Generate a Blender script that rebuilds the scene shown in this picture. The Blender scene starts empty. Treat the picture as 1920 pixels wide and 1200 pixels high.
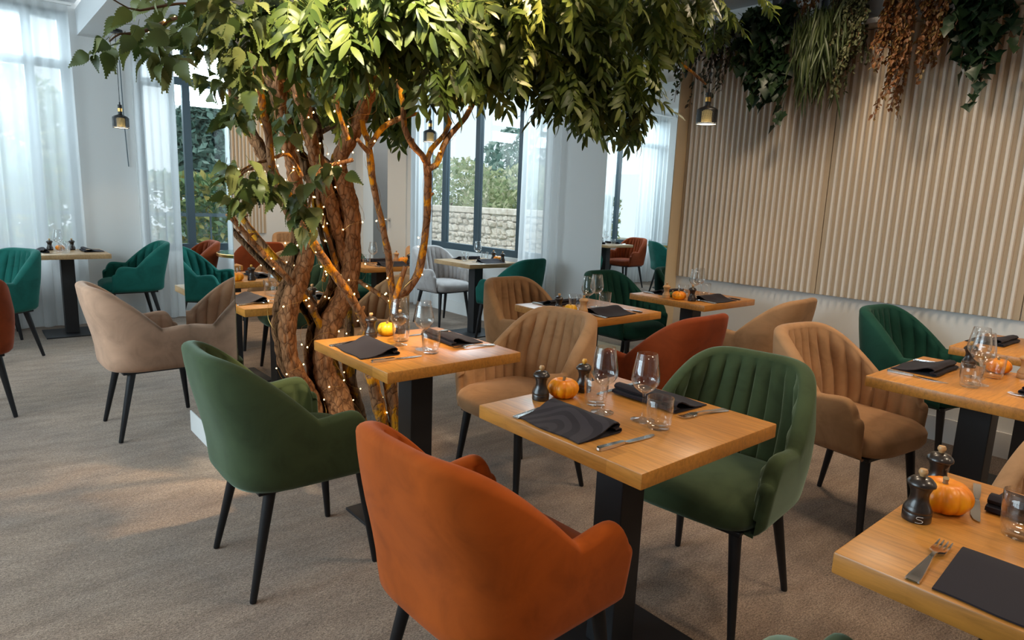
import bpy, bmesh, math, random
from mathutils import Vector, Matrix, noise
import numpy as np
random.seed(7); rng = np.random.default_rng(7)
S = bpy.context.scene
COL = S.collection
PI = math.pi

EXPOSURE, SKY, P_WR, P_WF, P_WL, P_CEIL, P_SPOT, P_FAIRY, P_SUN = -0.12, 1.45, 240, 190, 260, 18.5, 420, .3, 3.0
# ---------------------------------------------------------------- camera
cam_d = bpy.data.cameras.new('camera'); cam = bpy.data.objects.new('camera', cam_d); COL.objects.link(cam)
YAW, PITCH, ROLL, CAM_H, FPX = 0.708, 0.179, 0.040, 1.349, 1217.0
fw = Vector((math.sin(YAW)*math.cos(PITCH), math.cos(YAW)*math.cos(PITCH), -math.sin(PITCH)))
rt = Vector((math.cos(YAW), -math.sin(YAW), 0)); up = rt.cross(fw)
r2 = rt*math.cos(ROLL) + up*math.sin(ROLL); u2 = up*math.cos(ROLL) - rt*math.sin(ROLL)
m = Matrix((r2, u2, -fw)).transposed().to_4x4(); m.translation = (0, 0, CAM_H)
cam.matrix_world = m
cam_d.sensor_width = 36; cam_d.lens = 36*FPX/1920; cam_d.clip_start = .02
S.camera = cam

# ---------------------------------------------------------------- world, lights, exposure
S.view_settings.view_transform = 'Standard'; S.view_settings.look = 'None'
S.view_settings.gamma = 1; S.view_settings.use_curve_mapping = False
S.view_settings.exposure = EXPOSURE
W = bpy.data.worlds.new('sky'); S.world = W; W.use_nodes = True
bg = W.node_tree.nodes['Background']; bg.inputs[0].default_value = (.86, .96, 1.0, 1); bg.inputs[1].default_value = SKY
S.cycles.use_denoising = True
S.cycles.max_bounces = 8; S.cycles.diffuse_bounces = 4; S.cycles.glossy_bounces = 5; S.cycles.transmission_bounces = 4
S.cycles.transparent_max_bounces = 32
S.cycles.sample_clamp_indirect = 4; S.cycles.caustics_reflective = False; S.cycles.caustics_refractive = False
def area(name, loc, to, sx, sy, power, color, spread=180):
    l = bpy.data.lights.new(name, 'AREA'); l.shape = 'RECTANGLE'; l.size = sx; l.size_y = sy; l.energy = power; l.color = color
    l.spread = math.radians(spread)
    o = bpy.data.objects.new(name, l); COL.objects.link(o); o.location = loc
    o.rotation_euler = (Vector(to)-Vector(loc)).to_track_quat('-Z', 'Y').to_euler(); return o
COOL = (.72, .90, 1.0); WARM = (1.0, .80, .58); NEUT = (1.0, .88, .74)
# daylight falling through the windows
area('daylight', (5.6, 6.0, 3.0), (3.0, 5.0, .4), 2.4, 1.6, P_WR, COOL)
area('daylight', (-.2, 8.7, 3.0), (.3, 5.5, .3), 2.2, 1.6, P_WF, COOL)
area('daylight', (2.4, 8.7, 3.0), (2.4, 5.5, .3), 1.8, 1.6, P_WF*.6, COOL)
area('daylight', (-2.5, 4.1, 1.75), (0, 4.1, .9), 4.8, 2.0, P_WL, COOL)
sun_d = bpy.data.lights.new('hazy_sun', 'SUN'); sun_d.energy = P_SUN; sun_d.angle = math.radians(35); sun_d.color = (1, .97, .92)
sun = bpy.data.objects.new('hazy_sun', sun_d); COL.objects.link(sun); sun.rotation_euler = (math.radians(42), 0, math.radians(-50))
# ceiling lamps of the dining room
for (x, y, p, c) in ((3.3, .3, 1.0, WARM), (2.2, -.9, 1.1, WARM), (.2, -.6, .55, NEUT), (3.7, 1.9, .7, WARM), (2.1, 1.3, .55, WARM), (3.2, -2.2, .9, WARM)):
    l = bpy.data.lights.new('ceiling_downlight', 'AREA'); l.shape = 'DISK'; l.size = .35; l.energy = P_CEIL*p; l.color = c; l.spread = math.radians(145)
    o = bpy.data.objects.new('ceiling_downlight', l); COL.objects.link(o); o.location = (x, y, 2.80)
def spot(loc, to, power, angle, color, blend=.6):
    l = bpy.data.lights.new('ceiling_spot', 'SPOT'); l.energy = power; l.spot_size = math.radians(angle); l.spot_blend = blend; l.color = color
    l.shadow_soft_size = .05
    o = bpy.data.objects.new('ceiling_spot', l); COL.objects.link(o); o.location = loc
    o.rotation_euler = (Vector(to)-Vector(loc)).to_track_quat('-Z', 'Y').to_euler()
spot((.85, 1.25, 2.72), (1.10, 2.15, 1.88), P_SPOT, 48, (1.0, .88, .64), .8)
spot((1.9, 1.75, 2.78), (1.3, 2.75, 1.1), P_SPOT*.8, 52, (1.0, .70, .40))

# ---------------------------------------------------------------- mesh helpers
def new_mesh(name, V, F, smooth=True):
    me = bpy.data.meshes.new(name); me.from_pydata([tuple(map(float, v)) for v in V], [], [tuple(map(int, f)) for f in F]); me.update()
    if smooth: me.polygons.foreach_set('use_smooth', [True]*len(me.polygons))
    return me
def link(name, me, mat=None, parent=None, loc=(0,0,0), rot=(0,0,0), sc=None, objmat=False):
    o = bpy.data.objects.new(name, me); COL.objects.link(o)
    if mat is not None:
        if objmat:
            if not me.materials: me.materials.append(mat)
            o.material_slots[0].link = 'OBJECT'; o.material_slots[0].material = mat
        elif not me.materials: me.materials.append(mat)
    o.location = loc; o.rotation_euler = rot
    if sc is not None: o.scale = sc if hasattr(sc, '__len__') else (sc,)*3
    if parent is not None: o.parent = parent
    return o
def tag(o, label=None, cat=None, group=None, kind=None):
    if label: o['label'] = label
    if cat: o['category'] = cat
    if group: o['group'] = group
    if kind: o['kind'] = kind
    return o
def thing(name, label, cat, loc=(0,0,0), rz=0, group=None):
    o = bpy.data.objects.new(name, None); COL.objects.link(o); o.location = loc; o.rotation_euler = (0, 0, rz)
    o.empty_display_size = .1
    return tag(o, label, cat, group)
def edge_split(me, ang=35):
    for e in me.edges: pass
    try: me.set_sharp_from_angle(angle=math.radians(ang))
    except Exception: pass
    return me
class MB:
    def __init__(s): s.V = []; s.F = []
    def add(s, V, F):
        n = len(s.V); s.V += [tuple(v) for v in V]; s.F += [tuple(i+n for i in f) for f in F]; return s
    def box(s, x0, x1, y0, y1, z0, z1):
        V = [(x,y,z) for x in (x0,x1) for y in (y0,y1) for z in (z0,z1)]
        return s.add(V, [(0,1,3,2),(4,6,7,5),(0,4,5,1),(2,3,7,6),(0,2,6,4),(1,5,7,3)])
    def lathe(s, prof, n=32, c=(0,0,0), closed=False):
        V = []; F = []
        for r, z in prof:
            for k in range(n):
                a = 2*PI*k/n; V.append((c[0]+r*math.cos(a), c[1]+r*math.sin(a), c[2]+z))
        for i in range(len(prof)-1):
            for k in range(n):
                a, b = i*n+k, i*n+(k+1) % n; F.append((a, b, b+n, a+n))
        if prof[0][0] > 1e-6 and not closed: F.append(tuple(range(n))[::-1])
        if prof[-1][0] > 1e-6 and not closed: F.append(tuple((len(prof)-1)*n+k for k in range(n)))
        return s.add(V, F)
    def tube(s, pts, rad, n=8, caps=True, fn=None):
        pts = [Vector(p) for p in pts]; V = []; F = []
        rad = [rad]*len(pts) if not hasattr(rad, '__len__') else rad
        t = (pts[1]-pts[0]).normalized(); a = Vector((0,0,1)) if abs(t.z) < .9 else Vector((1,0,0))
        nx = t.cross(a).normalized()
        for i, p in enumerate(pts):
            t = (pts[min(i+1, len(pts)-1)]-pts[max(i-1, 0)]).normalized()
            nx = (nx - t*nx.dot(t)).normalized(); ny = t.cross(nx)
            for k in range(n):
                an = 2*PI*k/n; d = nx*math.cos(an)+ny*math.sin(an)
                r = rad[i]
                if fn: r = fn(p+d*r, r, i, k)
                V.append(p+d*r)
        for i in range(len(pts)-1):
            for k in range(n):
                q, b = i*n+k, i*n+(k+1) % n; F.append((q, b, b+n, q+n))
        if caps: F.append(tuple(range(n))[::-1]); F.append(tuple((len(pts)-1)*n+k for k in range(n)))
        return s.add(V, F)
    def sweep(s, secs):
        """secs: list of rings of 4+ points with equal counts"""
        n = len(secs[0]); V = [p for r in secs for p in r]; F = []
        for i in range(len(secs)-1):
            for k in range(n):
                q, b = i*n+k, i*n+(k+1) % n; F.append((q, b, b+n, q+n))
        F.append(tuple(range(n))[::-1]); F.append(tuple((len(secs)-1)*n+k for k in range(n)))
        return s.add(V, F)
    def mesh(s, name, smooth=True, bevel=0, seg=2, sharp=None):
        me = new_mesh(name, s.V, s.F, smooth)
        bm = bmesh.new(); bm.from_mesh(me)
        bmesh.ops.recalc_face_normals(bm, faces=bm.faces)
        if bevel:
            es = [e for e in bm.edges if len(e.link_faces) == 2 and e.calc_face_angle(0) > .6]
            bmesh.ops.bevel(bm, geom=es, offset=bevel, segments=seg, affect='EDGES', profile=.5, clamp_overlap=True)
            for f in bm.faces: f.smooth = smooth
        bm.to_mesh(me); bm.free()
        if smooth: edge_split(me, sharp or 40)
        return me
    def obj(s, name, mat, parent=None, smooth=True, bevel=0, seg=2, **k):
        return link(name, s.mesh(name, smooth, bevel, seg), mat, parent, **k)
def smooth_path(pts, step):
    """Catmull-Rom through (x,y,z,r)"""
    P = np.array(pts, float); P = np.vstack([2*P[0]-P[1], P, 2*P[-1]-P[-2]]); out = []
    for i in range(1, len(P)-2):
        a, b, c, d = P[i-1], P[i], P[i+1], P[i+2]; L = np.linalg.norm(c[:3]-b[:3]); n = max(1, int(L/step))
        for k in range(n):
            t = k/n
            out.append(.5*((2*b)+(-a+c)*t+(2*a-5*b+4*c-d)*t*t+(-a+3*b-3*c+d)*t**3))
    out.append(P[-2]); return np.array(out)

# ---------------------------------------------------------------- materials
class MT:
    def __init__(s, name):
        s.m = bpy.data.materials.new(name); s.m.use_nodes = True; s.t = s.m.node_tree; s.N = s.t.nodes; s.L = s.t.links
        s.b = s.N['Principled BSDF']; s.out = s.N['Material Output']
    def n(s, typ, **k):
        o = s.N.new(typ)
        for a, v in k.items():
            if a.startswith('i_'):
                key = a[2:]; key = int(key) if key.isdigit() else key.replace('_', ' ')
                o.inputs[key].default_value = v
            else: setattr(o, a, v)
        return o
    def set(s, **k):
        for a, v in k.items():
            i = s.b.inputs[a.replace('_', ' ')]; i.default_value = (*v, 1) if hasattr(v, '__len__') and len(v) == 3 else v
        return s
    def l(s, a, b): s.L.new(a, b)
    def coord(s, which='Object', scale=(1,1,1), rot=(0,0,0)):
        c = s.n('ShaderNodeTexCoord'); mp = s.n('ShaderNodeMapping'); mp.inputs['Scale'].default_value = scale; mp.inputs['Rotation'].default_value = rot
        s.l(c.outputs[which], mp.inputs[0]); return mp.outputs[0]
    def ramp(s, fac, stops):
        r = s.n('ShaderNodeValToRGB'); e = r.color_ramp.elements
        while len(e) < len(stops): e.new(.5)
        for q, (p, c) in zip(e, stops): q.position = p; q.color = (*c, 1) if len(c) == 3 else c
        s.l(fac, r.inputs[0]); return r.outputs[0]
    def noise(s, vec, scale, detail=3, rough=.55, dist=0):
        o = s.n('ShaderNodeTexNoise'); o.inputs['Scale'].default_value = scale; o.inputs['Detail'].default_value = detail
        o.inputs['Roughness'].default_value = rough; o.inputs['Distortion'].default_value = dist
        s.l(vec, o.inputs['Vector']); return o.outputs['Fac']
    def mix(s, fac, a, b, mode='MIX'):
        o = s.n('ShaderNodeMix', data_type='RGBA', blend_type=mode)
        for v, i in ((fac, 0), (a, 6), (b, 7)):
            if hasattr(v, 'is_output'): s.l(v, o.inputs[i])
            else: o.inputs[i].default_value = v if i == 0 else (*v, 1)
        return o.outputs[2]
    def bump(s, h, strength=.3, dist=.01):
        o = s.n('ShaderNodeBump'); o.inputs['Strength'].default_value = strength; o.inputs['Distance'].default_value = dist
        s.l(h, o.inputs['Height']); s.l(o.outputs[0], s.b.inputs['Normal'])
    def col(s, c): s.l(c, s.b.inputs['Base Color'])
def plain(name, c, rough=.6, metal=0, **k):
    return MT(name).set(Base_Color=c, Roughness=rough, Metallic=metal, **k).m
def velvet(name, c, dark=.62, tint=None):
    t = MT(name); v = t.coord('Object'); n1 = t.noise(v, 7, 4, .6, .8); n2 = t.noise(v, 900, 2)
    lo = tuple(x*(dark+.14) for x in c); hi = tuple(min(1, x*1.16) for x in c)
    t.col(t.ramp(n1, [(.3, lo), (.5, c), (.72, hi)])); t.set(Roughness=.85, Sheen_Weight=.55, Sheen_Roughness=.35, Specular_IOR_Level=.15)
    t.b.inputs['Sheen Tint'].default_value = (*(tint or [min(1, x*1.2+.22) for x in c]), 1)
    t.bump(n2, .12, .002); return t.m
V_ORANGE = velvet('orange_velvet', (.40, .080, .009)); V_GREEN = velvet('olive_green_velvet', (.046, .066, .029), .62, (.52, .68, .56))
V_GREEN_COOL = velvet('cool_lit_green_velvet', (.010, .10, .080)); V_TAN = velvet('tan_velvet', (.36, .20, .10)); V_GREY = velvet('grey_velvet', (.40, .37, .36))  # far chairs' green: cool window light painted into the velvet colour
V_BEIGE = velvet('beige_velvet', (.44, .265, .175)); V_RUST = velvet('rust_velvet', (.22, .040, .009)); V_DARK = velvet('dark_green_velvet', (.012, .06, .042))
M_BLACK = plain('black_metal', (.012, .012, .014), .45, .3)
M_BLACKPLATE = plain('black_powder_coat', (.010, .010, .012), .5)
def wood(name, c, staves=True):
    t = MT(name); v = t.coord('Object', (1, 1, 1)); sep = t.n('ShaderNodeSeparateXYZ'); t.l(v, sep.inputs[0])
    # staves run along y; each stave gets its own tone
    mu = t.n('ShaderNodeMath', operation='MULTIPLY'); mu.inputs[1].default_value = 13; t.l(sep.outputs[0], mu.inputs[0])
    fl = t.n('ShaderNodeMath', operation='FLOOR'); t.l(mu.outputs[0], fl.inputs[0])
    my = t.n('ShaderNodeMath', operation='MULTIPLY_ADD'); my.inputs[1].default_value = 2.6; t.l(sep.outputs[1], my.inputs[0])
    h = t.n('ShaderNodeMath', operation='MULTIPLY'); h.inputs[1].default_value = .37; t.l(fl.outputs[0], h.inputs[0]); t.l(h.outputs[0], my.inputs[2])
    fy = t.n('ShaderNodeMath', operation='FLOOR'); t.l(my.outputs[0], fy.inputs[0])
    cb = t.n('ShaderNodeCombineXYZ'); t.l(fl.outputs[0], cb.inputs[0]); t.l(fy.outputs[0], cb.inputs[1])
    wn = t.n('ShaderNodeTexWhiteNoise', noise_dimensions='3D'); t.l(cb.outputs[0], wn.inputs[0])
    g = t.noise(t.coord('Object', (60, 4, 40)), 1.6, 5, .65, .5); g2 = t.noise(v, 9, 3)
    base = t.ramp(g, [(.28, tuple(x*.66 for x in c)), (.52, c), (.75, tuple(min(1, x*1.2) for x in c))])
    tone = t.ramp(wn.outputs[0], [(0, (.80, .76, .70)), (1, (1.08, 1.06, 1.02))])
    k = t.mix(.8, base, tone, 'MULTIPLY'); k = t.mix(.25, k, t.ramp(g2, [(.3, (.6, .5, .4)), (.7, (1, 1, 1))]), 'MULTIPLY')
    t.col(k); t.set(Roughness=.36, Specular_IOR_Level=.5, Coat_Weight=.12, Coat_Roughness=.2); t.bump(g, .05, .002); return t.m
M_OAK = wood('honey_oak', (.58, .250, .048)); M_PALEOAK = wood('pale_oak', (.50, .32, .16))
def thin_glass(name, tint, refl, rough=.02):
    t = MT(name); t.N.remove(t.b); tr = t.n('ShaderNodeBsdfTransparent'); tr.inputs[0].default_value = (*tint, 1)
    gl = t.n('ShaderNodeBsdfGlossy'); gl.inputs['Roughness'].default_value = rough; gl.inputs[0].default_value = (1, 1, 1, 1)
    fr = t.n('ShaderNodeLayerWeight'); fr.inputs[0].default_value = .5
    pw = t.n('ShaderNodeMath', operation='POWER'); pw.inputs[1].default_value = 2.6; t.l(fr.outputs['Facing'], pw.inputs[0])
    ma = t.n('ShaderNodeMath', operation='MULTIPLY_ADD'); ma.inputs[1].default_value = refl; ma.inputs[2].default_value = .045; t.l(pw.outputs[0], ma.inputs[0])
    ms = t.n('ShaderNodeMixShader'); t.l(ma.outputs[0], ms.inputs[0]); t.l(tr.outputs[0], ms.inputs[1]); t.l(gl.outputs[0], ms.inputs[2])
    t.l(ms.outputs[0], t.out.inputs[0]); return t.m
M_GLASS = thin_glass('drinking_glass', (.965, .97, .97), .95); M_PANE = thin_glass('window_glass', (.95, .97, .98), .5)
M_MIRROR = MT('mirror_glass').set(Base_Color=(.88, .91, .91), Metallic=1.0, Roughness=.0).m
M_STEEL = plain('polished_steel', (.72, .70, .68), .18, 1); M_BRASS = plain('brass', (.75, .42, .12), .28, 1)
M_WALL = MT('white_paint'); _v = M_WALL.coord(); M_WALL.bump(M_WALL.noise(_v, 350, 2), .08, .002); M_WALL = M_WALL.set(Base_Color=(.70, .70, .69), Roughness=.8).m
M_CEIL = plain('ceiling_paint', (.68, .69, .70), .85)
M_CREAM = plain('cream_slat', (.70, .65, .585), .65); M_BOARD = plain('tan_backing_board', (.46, .36, .25), .75); M_BEIGEBOARD = plain('beige_board', (.68, .55, .37), .6)
M_FRAME = plain('slate_blue_frame', (.035, .062, .08), .4)
M_TRIM = plain('white_trim', (.72, .71, .69), .5)
def carpet():
    t = MT('carpet_pile'); v = t.coord('Object'); big = t.noise(v, 1.3, 4, .6, .2); mid = t.noise(t.coord('Object', (1, 3.2, 1), (0, 0, .35)), 4.5, 4, .65, .2)
    fine = t.noise(t.coord('Object', (1, 2.4, 1), (0, 0, .35)), 75, 4, .8); vf = t.noise(v, 230, 3, .75)
    c = t.ramp(mid, [(.32, (.262, .190, .142)), (.5, (.325, .242, .184)), (.68, (.388, .296, .228))])
    c = t.mix(.8, c, t.ramp(big, [(.35, (.78, .79, .82)), (.62, (1.05, 1.0, .95))]), 'MULTIPLY')
    c = t.mix(1.0, c, t.ramp(fine, [(.36, (.50, .47, .45)), (.5, (.97, .97, .97)), (.64, (1.4, 1.38, 1.35))]), 'MULTIPLY')
    c = t.mix(.9, c, t.ramp(vf, [(.36, (.45, .42, .40)), (.52, (1, 1, 1)), (.66, (1.35, 1.33, 1.3))]), 'MULTIPLY')
    t.col(c); t.set(Roughness=.95, Specular_IOR_Level=.1, Sheen_Weight=.15); t.bump(fine, .5, .012); return t.m
M_CARPET = carpet()
def cloth(name, c, pattern=False):
    t = MT(name); v = t.coord('Object'); w = t.noise(v, 1200, 2)
    if pattern:
        wv = t.n('ShaderNodeTexWave', wave_type='RINGS', rings_direction='Z'); wv.inputs['Scale'].default_value = 7; wv.inputs['Distortion'].default_value = 7
        wv.inputs['Detail'].default_value = .5; wv.inputs['Detail Scale'].default_value = 1.2; t.l(t.coord('Object', (1, 1, .0), (0, 0, 0)), wv.inputs[0])
        t.col(t.ramp(wv.outputs[1], [(.42, c), (.52, tuple(x*1.45+.004 for x in c))]))
    else: t.set(Base_Color=c)
    t.set(Roughness=.85, Sheen_Weight=.05, Specular_IOR_Level=.12); t.bump(w, .15, .001); return t.m
M_NAPKIN = cloth('charcoal_napkin', (.024, .020, .025)); M_NAPKIN_P = cloth('charcoal_damask_napkin', (.024, .019, .022), True)
def sheer():
    t = MT('white_voile'); t.N.remove(t.b); tr = t.n('ShaderNodeBsdfTransparent'); tl = t.n('ShaderNodeBsdfTranslucent'); df = t.n('ShaderNodeBsdfDiffuse')
    tr.inputs[0].default_value = (1, 1, 1, 1); tl.inputs[0].default_value = (.96, .97, .98, 1); df.inputs[0].default_value = (.85, .87, .88, 1)
    a = t.n('ShaderNodeMixShader'); a.inputs[0].default_value = .62; t.l(df.outputs[0], a.inputs[1]); t.l(tl.outputs[0], a.inputs[2])
    b = t.n('ShaderNodeMixShader'); b.inputs[0].default_value = .62
    t.l(tr.outputs[0], b.inputs[1]); t.l(a.outputs[0], b.inputs[2]); t.l(b.outputs[0], t.out.inputs[0]); return t.m
M_SHEER = sheer()
def leafmat(name, a, b, c, rough=.45, trans=.25):
    t = MT(name); g = t.n('ShaderNodeNewGeometry'); oi = t.n('ShaderNodeObjectInfo')
    ad = t.n('ShaderNodeMath', operation='ADD'); t.l(g.outputs['Random Per Island'], ad.inputs[0]); t.l(oi.outputs['Random'], ad.inputs[1])
    fr = t.n('ShaderNodeMath', operation='FRACT'); t.l(ad.outputs[0], fr.inputs[0])
    c1 = t.ramp(fr.outputs[0], [(0, a), (.55, b), (1, c)]); t.col(c1); t.set(Roughness=rough, Specular_IOR_Level=.4)
    tl = t.n('ShaderNodeBsdfTranslucent'); t.l(c1, tl.inputs[0]); ms = t.n('ShaderNodeMixShader'); ms.inputs[0].default_value = trans
    t.l(t.b.outputs[0], ms.inputs[1]); t.l(tl.outputs[0], ms.inputs[2]); t.l(ms.outputs[0], t.out.inputs[0]); return t.m
M_FROND = leafmat('glossy_pinnate_leaf', (.045, .075, .012), (.10, .135, .022), (.19, .215, .045))
M_BIRCH = leafmat('birch_leaf', (.055, .085, .020), (.13, .155, .035), (.24, .235, .085))
M_IVY = leafmat('dark_ivy_leaf', (.008, .022, .010), (.016, .040, .016), (.028, .055, .020), .4, .1)
M_GRASS = leafmat('grass_blade', (.022, .038, .010), (.040, .060, .016), (.060, .080, .024), .5, .15)
M_BOX = leafmat('variegated_leaf', (.050, .060, .020), (.085, .095, .038), (.14, .14, .075), .5, .15)
M_FERN = leafmat('rust_fern_leaf', (.12, .045, .014), (.20, .075, .02), (.17, .11, .03), .55, .15)
M_VINE = leafmat('dark_vine_leaf', (.015, .022, .012), (.028, .034, .018), (.05, .035, .024), .45, .1)
M_HEDGE = leafmat('hedge_leaf', (.08, .17, .08), (.17, .29, .13), (.48, .38, .10), .6, .35)
M_SHRUB = leafmat('garden_shrub_leaf', (.22, .30, .14), (.40, .47, .25), (.68, .66, .50), .6, .35)
M_CONIFER = leafmat('conifer_needle', (.09, .19, .16), (.17, .29, .25), (.28, .38, .33), .6, .3)
def bark(name, a, b, scale, lichen=None, lo=.5):
    t = MT(name); v = t.coord('Object', (1, 1, .45)); n1 = t.noise(v, scale, 5, .65, .6); vo = t.n('ShaderNodeTexVoronoi', feature='DISTANCE_TO_EDGE'); vo.inputs['Scale'].default_value = scale; vo.inputs['Randomness'].default_value = 1.0
    nv = t.n('ShaderNodeTexNoise'); nv.inputs['Scale'].default_value = scale*.8; t.l(v, nv.inputs['Vector']); va = t.n('ShaderNodeMix', data_type='VECTOR'); va.inputs[0].default_value = .02; t.l(v, va.inputs[4]); t.l(nv.outputs['Color'], va.inputs[5]); t.l(va.outputs[1], vo.inputs['Vector']); c = t.ramp(n1, [(.3, a), (.7, b)])
    cr = t.ramp(vo.outputs[0], [(0, (.42, .36, .32)), (.07, (.9, .9, .9)), (.25, (1.12, 1.1, 1.08))]); c = t.mix(.75, c, cr, 'MULTIPLY')
    if lichen:
        l = t.noise(t.coord('Object', (1, 1, .7)), 16, 4, .65, .3); f = t.ramp(l, [(lo, (0, 0, 0)), (lo+.07, (1, 1, 1))]); c = t.mix(f, c, lichen)
    t.col(c); t.set(Roughness=.85, Specular_IOR_Level=.15); t.bump(cr, .6, .008); return t.m
M_BARK = bark('cork_bark', (.17, .070, .028), (.45, .21, .095), 42)
M_BRANCH = bark('smooth_bark', (.16, .075, .035), (.33, .17, .085), 40, (.62, .25, .012), .53)
M_TWIG = plain('brown_twig', (.13, .055, .025), .7)
def emit(name, c, s):
    t = MT(name); t.set(Base_Color=c); t.b.inputs['Emission Color'].default_value = (*c, 1); t.b.inputs['Emission Strength'].default_value = s
    return t.m
M_BULB = emit('fairy_bulb', (1.0, .72, .30), 9.0); M_BULB.cycles.emission_sampling = 'NONE'
M_LAMP = emit('lamp_diffuser', (1.0, .86, .62), 3.2); M_LAMPIN = emit('lit_brass_liner', (.95, .70, .28), .55); M_LAMPIN.cycles.emission_sampling = 'NONE'
M_MILL = plain('dark_stained_beech', (.020, .012, .009), .32, Coat_Weight=.3); M_MILLWOOD = plain('natural_beech', (.50, .27, .11), .45); M_KNOB = plain('pale_beech_knob', (.52, .30, .13), .4)
M_KNOBY = plain('yellow_beech_knob', (.72, .36, .05), .4)
def pumpkin_mat(name, c, d):
    t = MT(name); n1 = t.noise(t.coord('Object'), 22, 3); t.col(t.ramp(n1, [(.35, d), (.65, c)])); t.set(Roughness=.38, Specular_IOR_Level=.5); return t.m
M_PUMP = pumpkin_mat('orange_pumpkin_skin', (.92, .36, .006), (.85, .23, .003)); M_PUMPY = pumpkin_mat('yellow_squash_skin', (.90, .52, .02), (.80, .38, .01)); M_GOURD = pumpkin_mat('green_gourd_skin', (.05, .10, .02), (.12, .16, .03))
M_STEM = plain('dry_stem', (.28, .20, .10), .8); M_CHALK = plain('white_marking', (.75, .72, .68), .7)
def stone_mat():
    t = MT('limestone'); n1 = t.noise(t.coord('Object'), 9, 4); oi = t.n('ShaderNodeObjectInfo')
    c = t.ramp(n1, [(.3, (.55, .50, .43)), (.7, (.88, .85, .79))]); c = t.mix(.5, c, t.ramp(oi.outputs['Random'], [(0, (.6, .55, .5)), (1, (1.1, 1.08, 1.05))]), 'MULTIPLY')
    t.col(c); t.set(Roughness=.9); t.bump(n1, .5, .02); return t.m
M_STONE = stone_mat(); M_MORTAR = plain('pale_mortar', (.66, .63, .57), .95); M_SOIL = plain('garden_ground', (.22, .21, .14), .95)
M_DOORGREY = plain('dark_doorway', (.30, .29, .28), .6)
M_TABLEDARK = MT('green_marble_top'); _n = M_TABLEDARK.noise(M_TABLEDARK.coord(), 9, 5, .6, 1.5); M_TABLEDARK.col(M_TABLEDARK.ramp(_n, [(.4, (.01, .06, .05)), (.7, (.06, .16, .13))])); M_TABLEDARK = M_TABLEDARK.set(Roughness=.12).m
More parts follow.
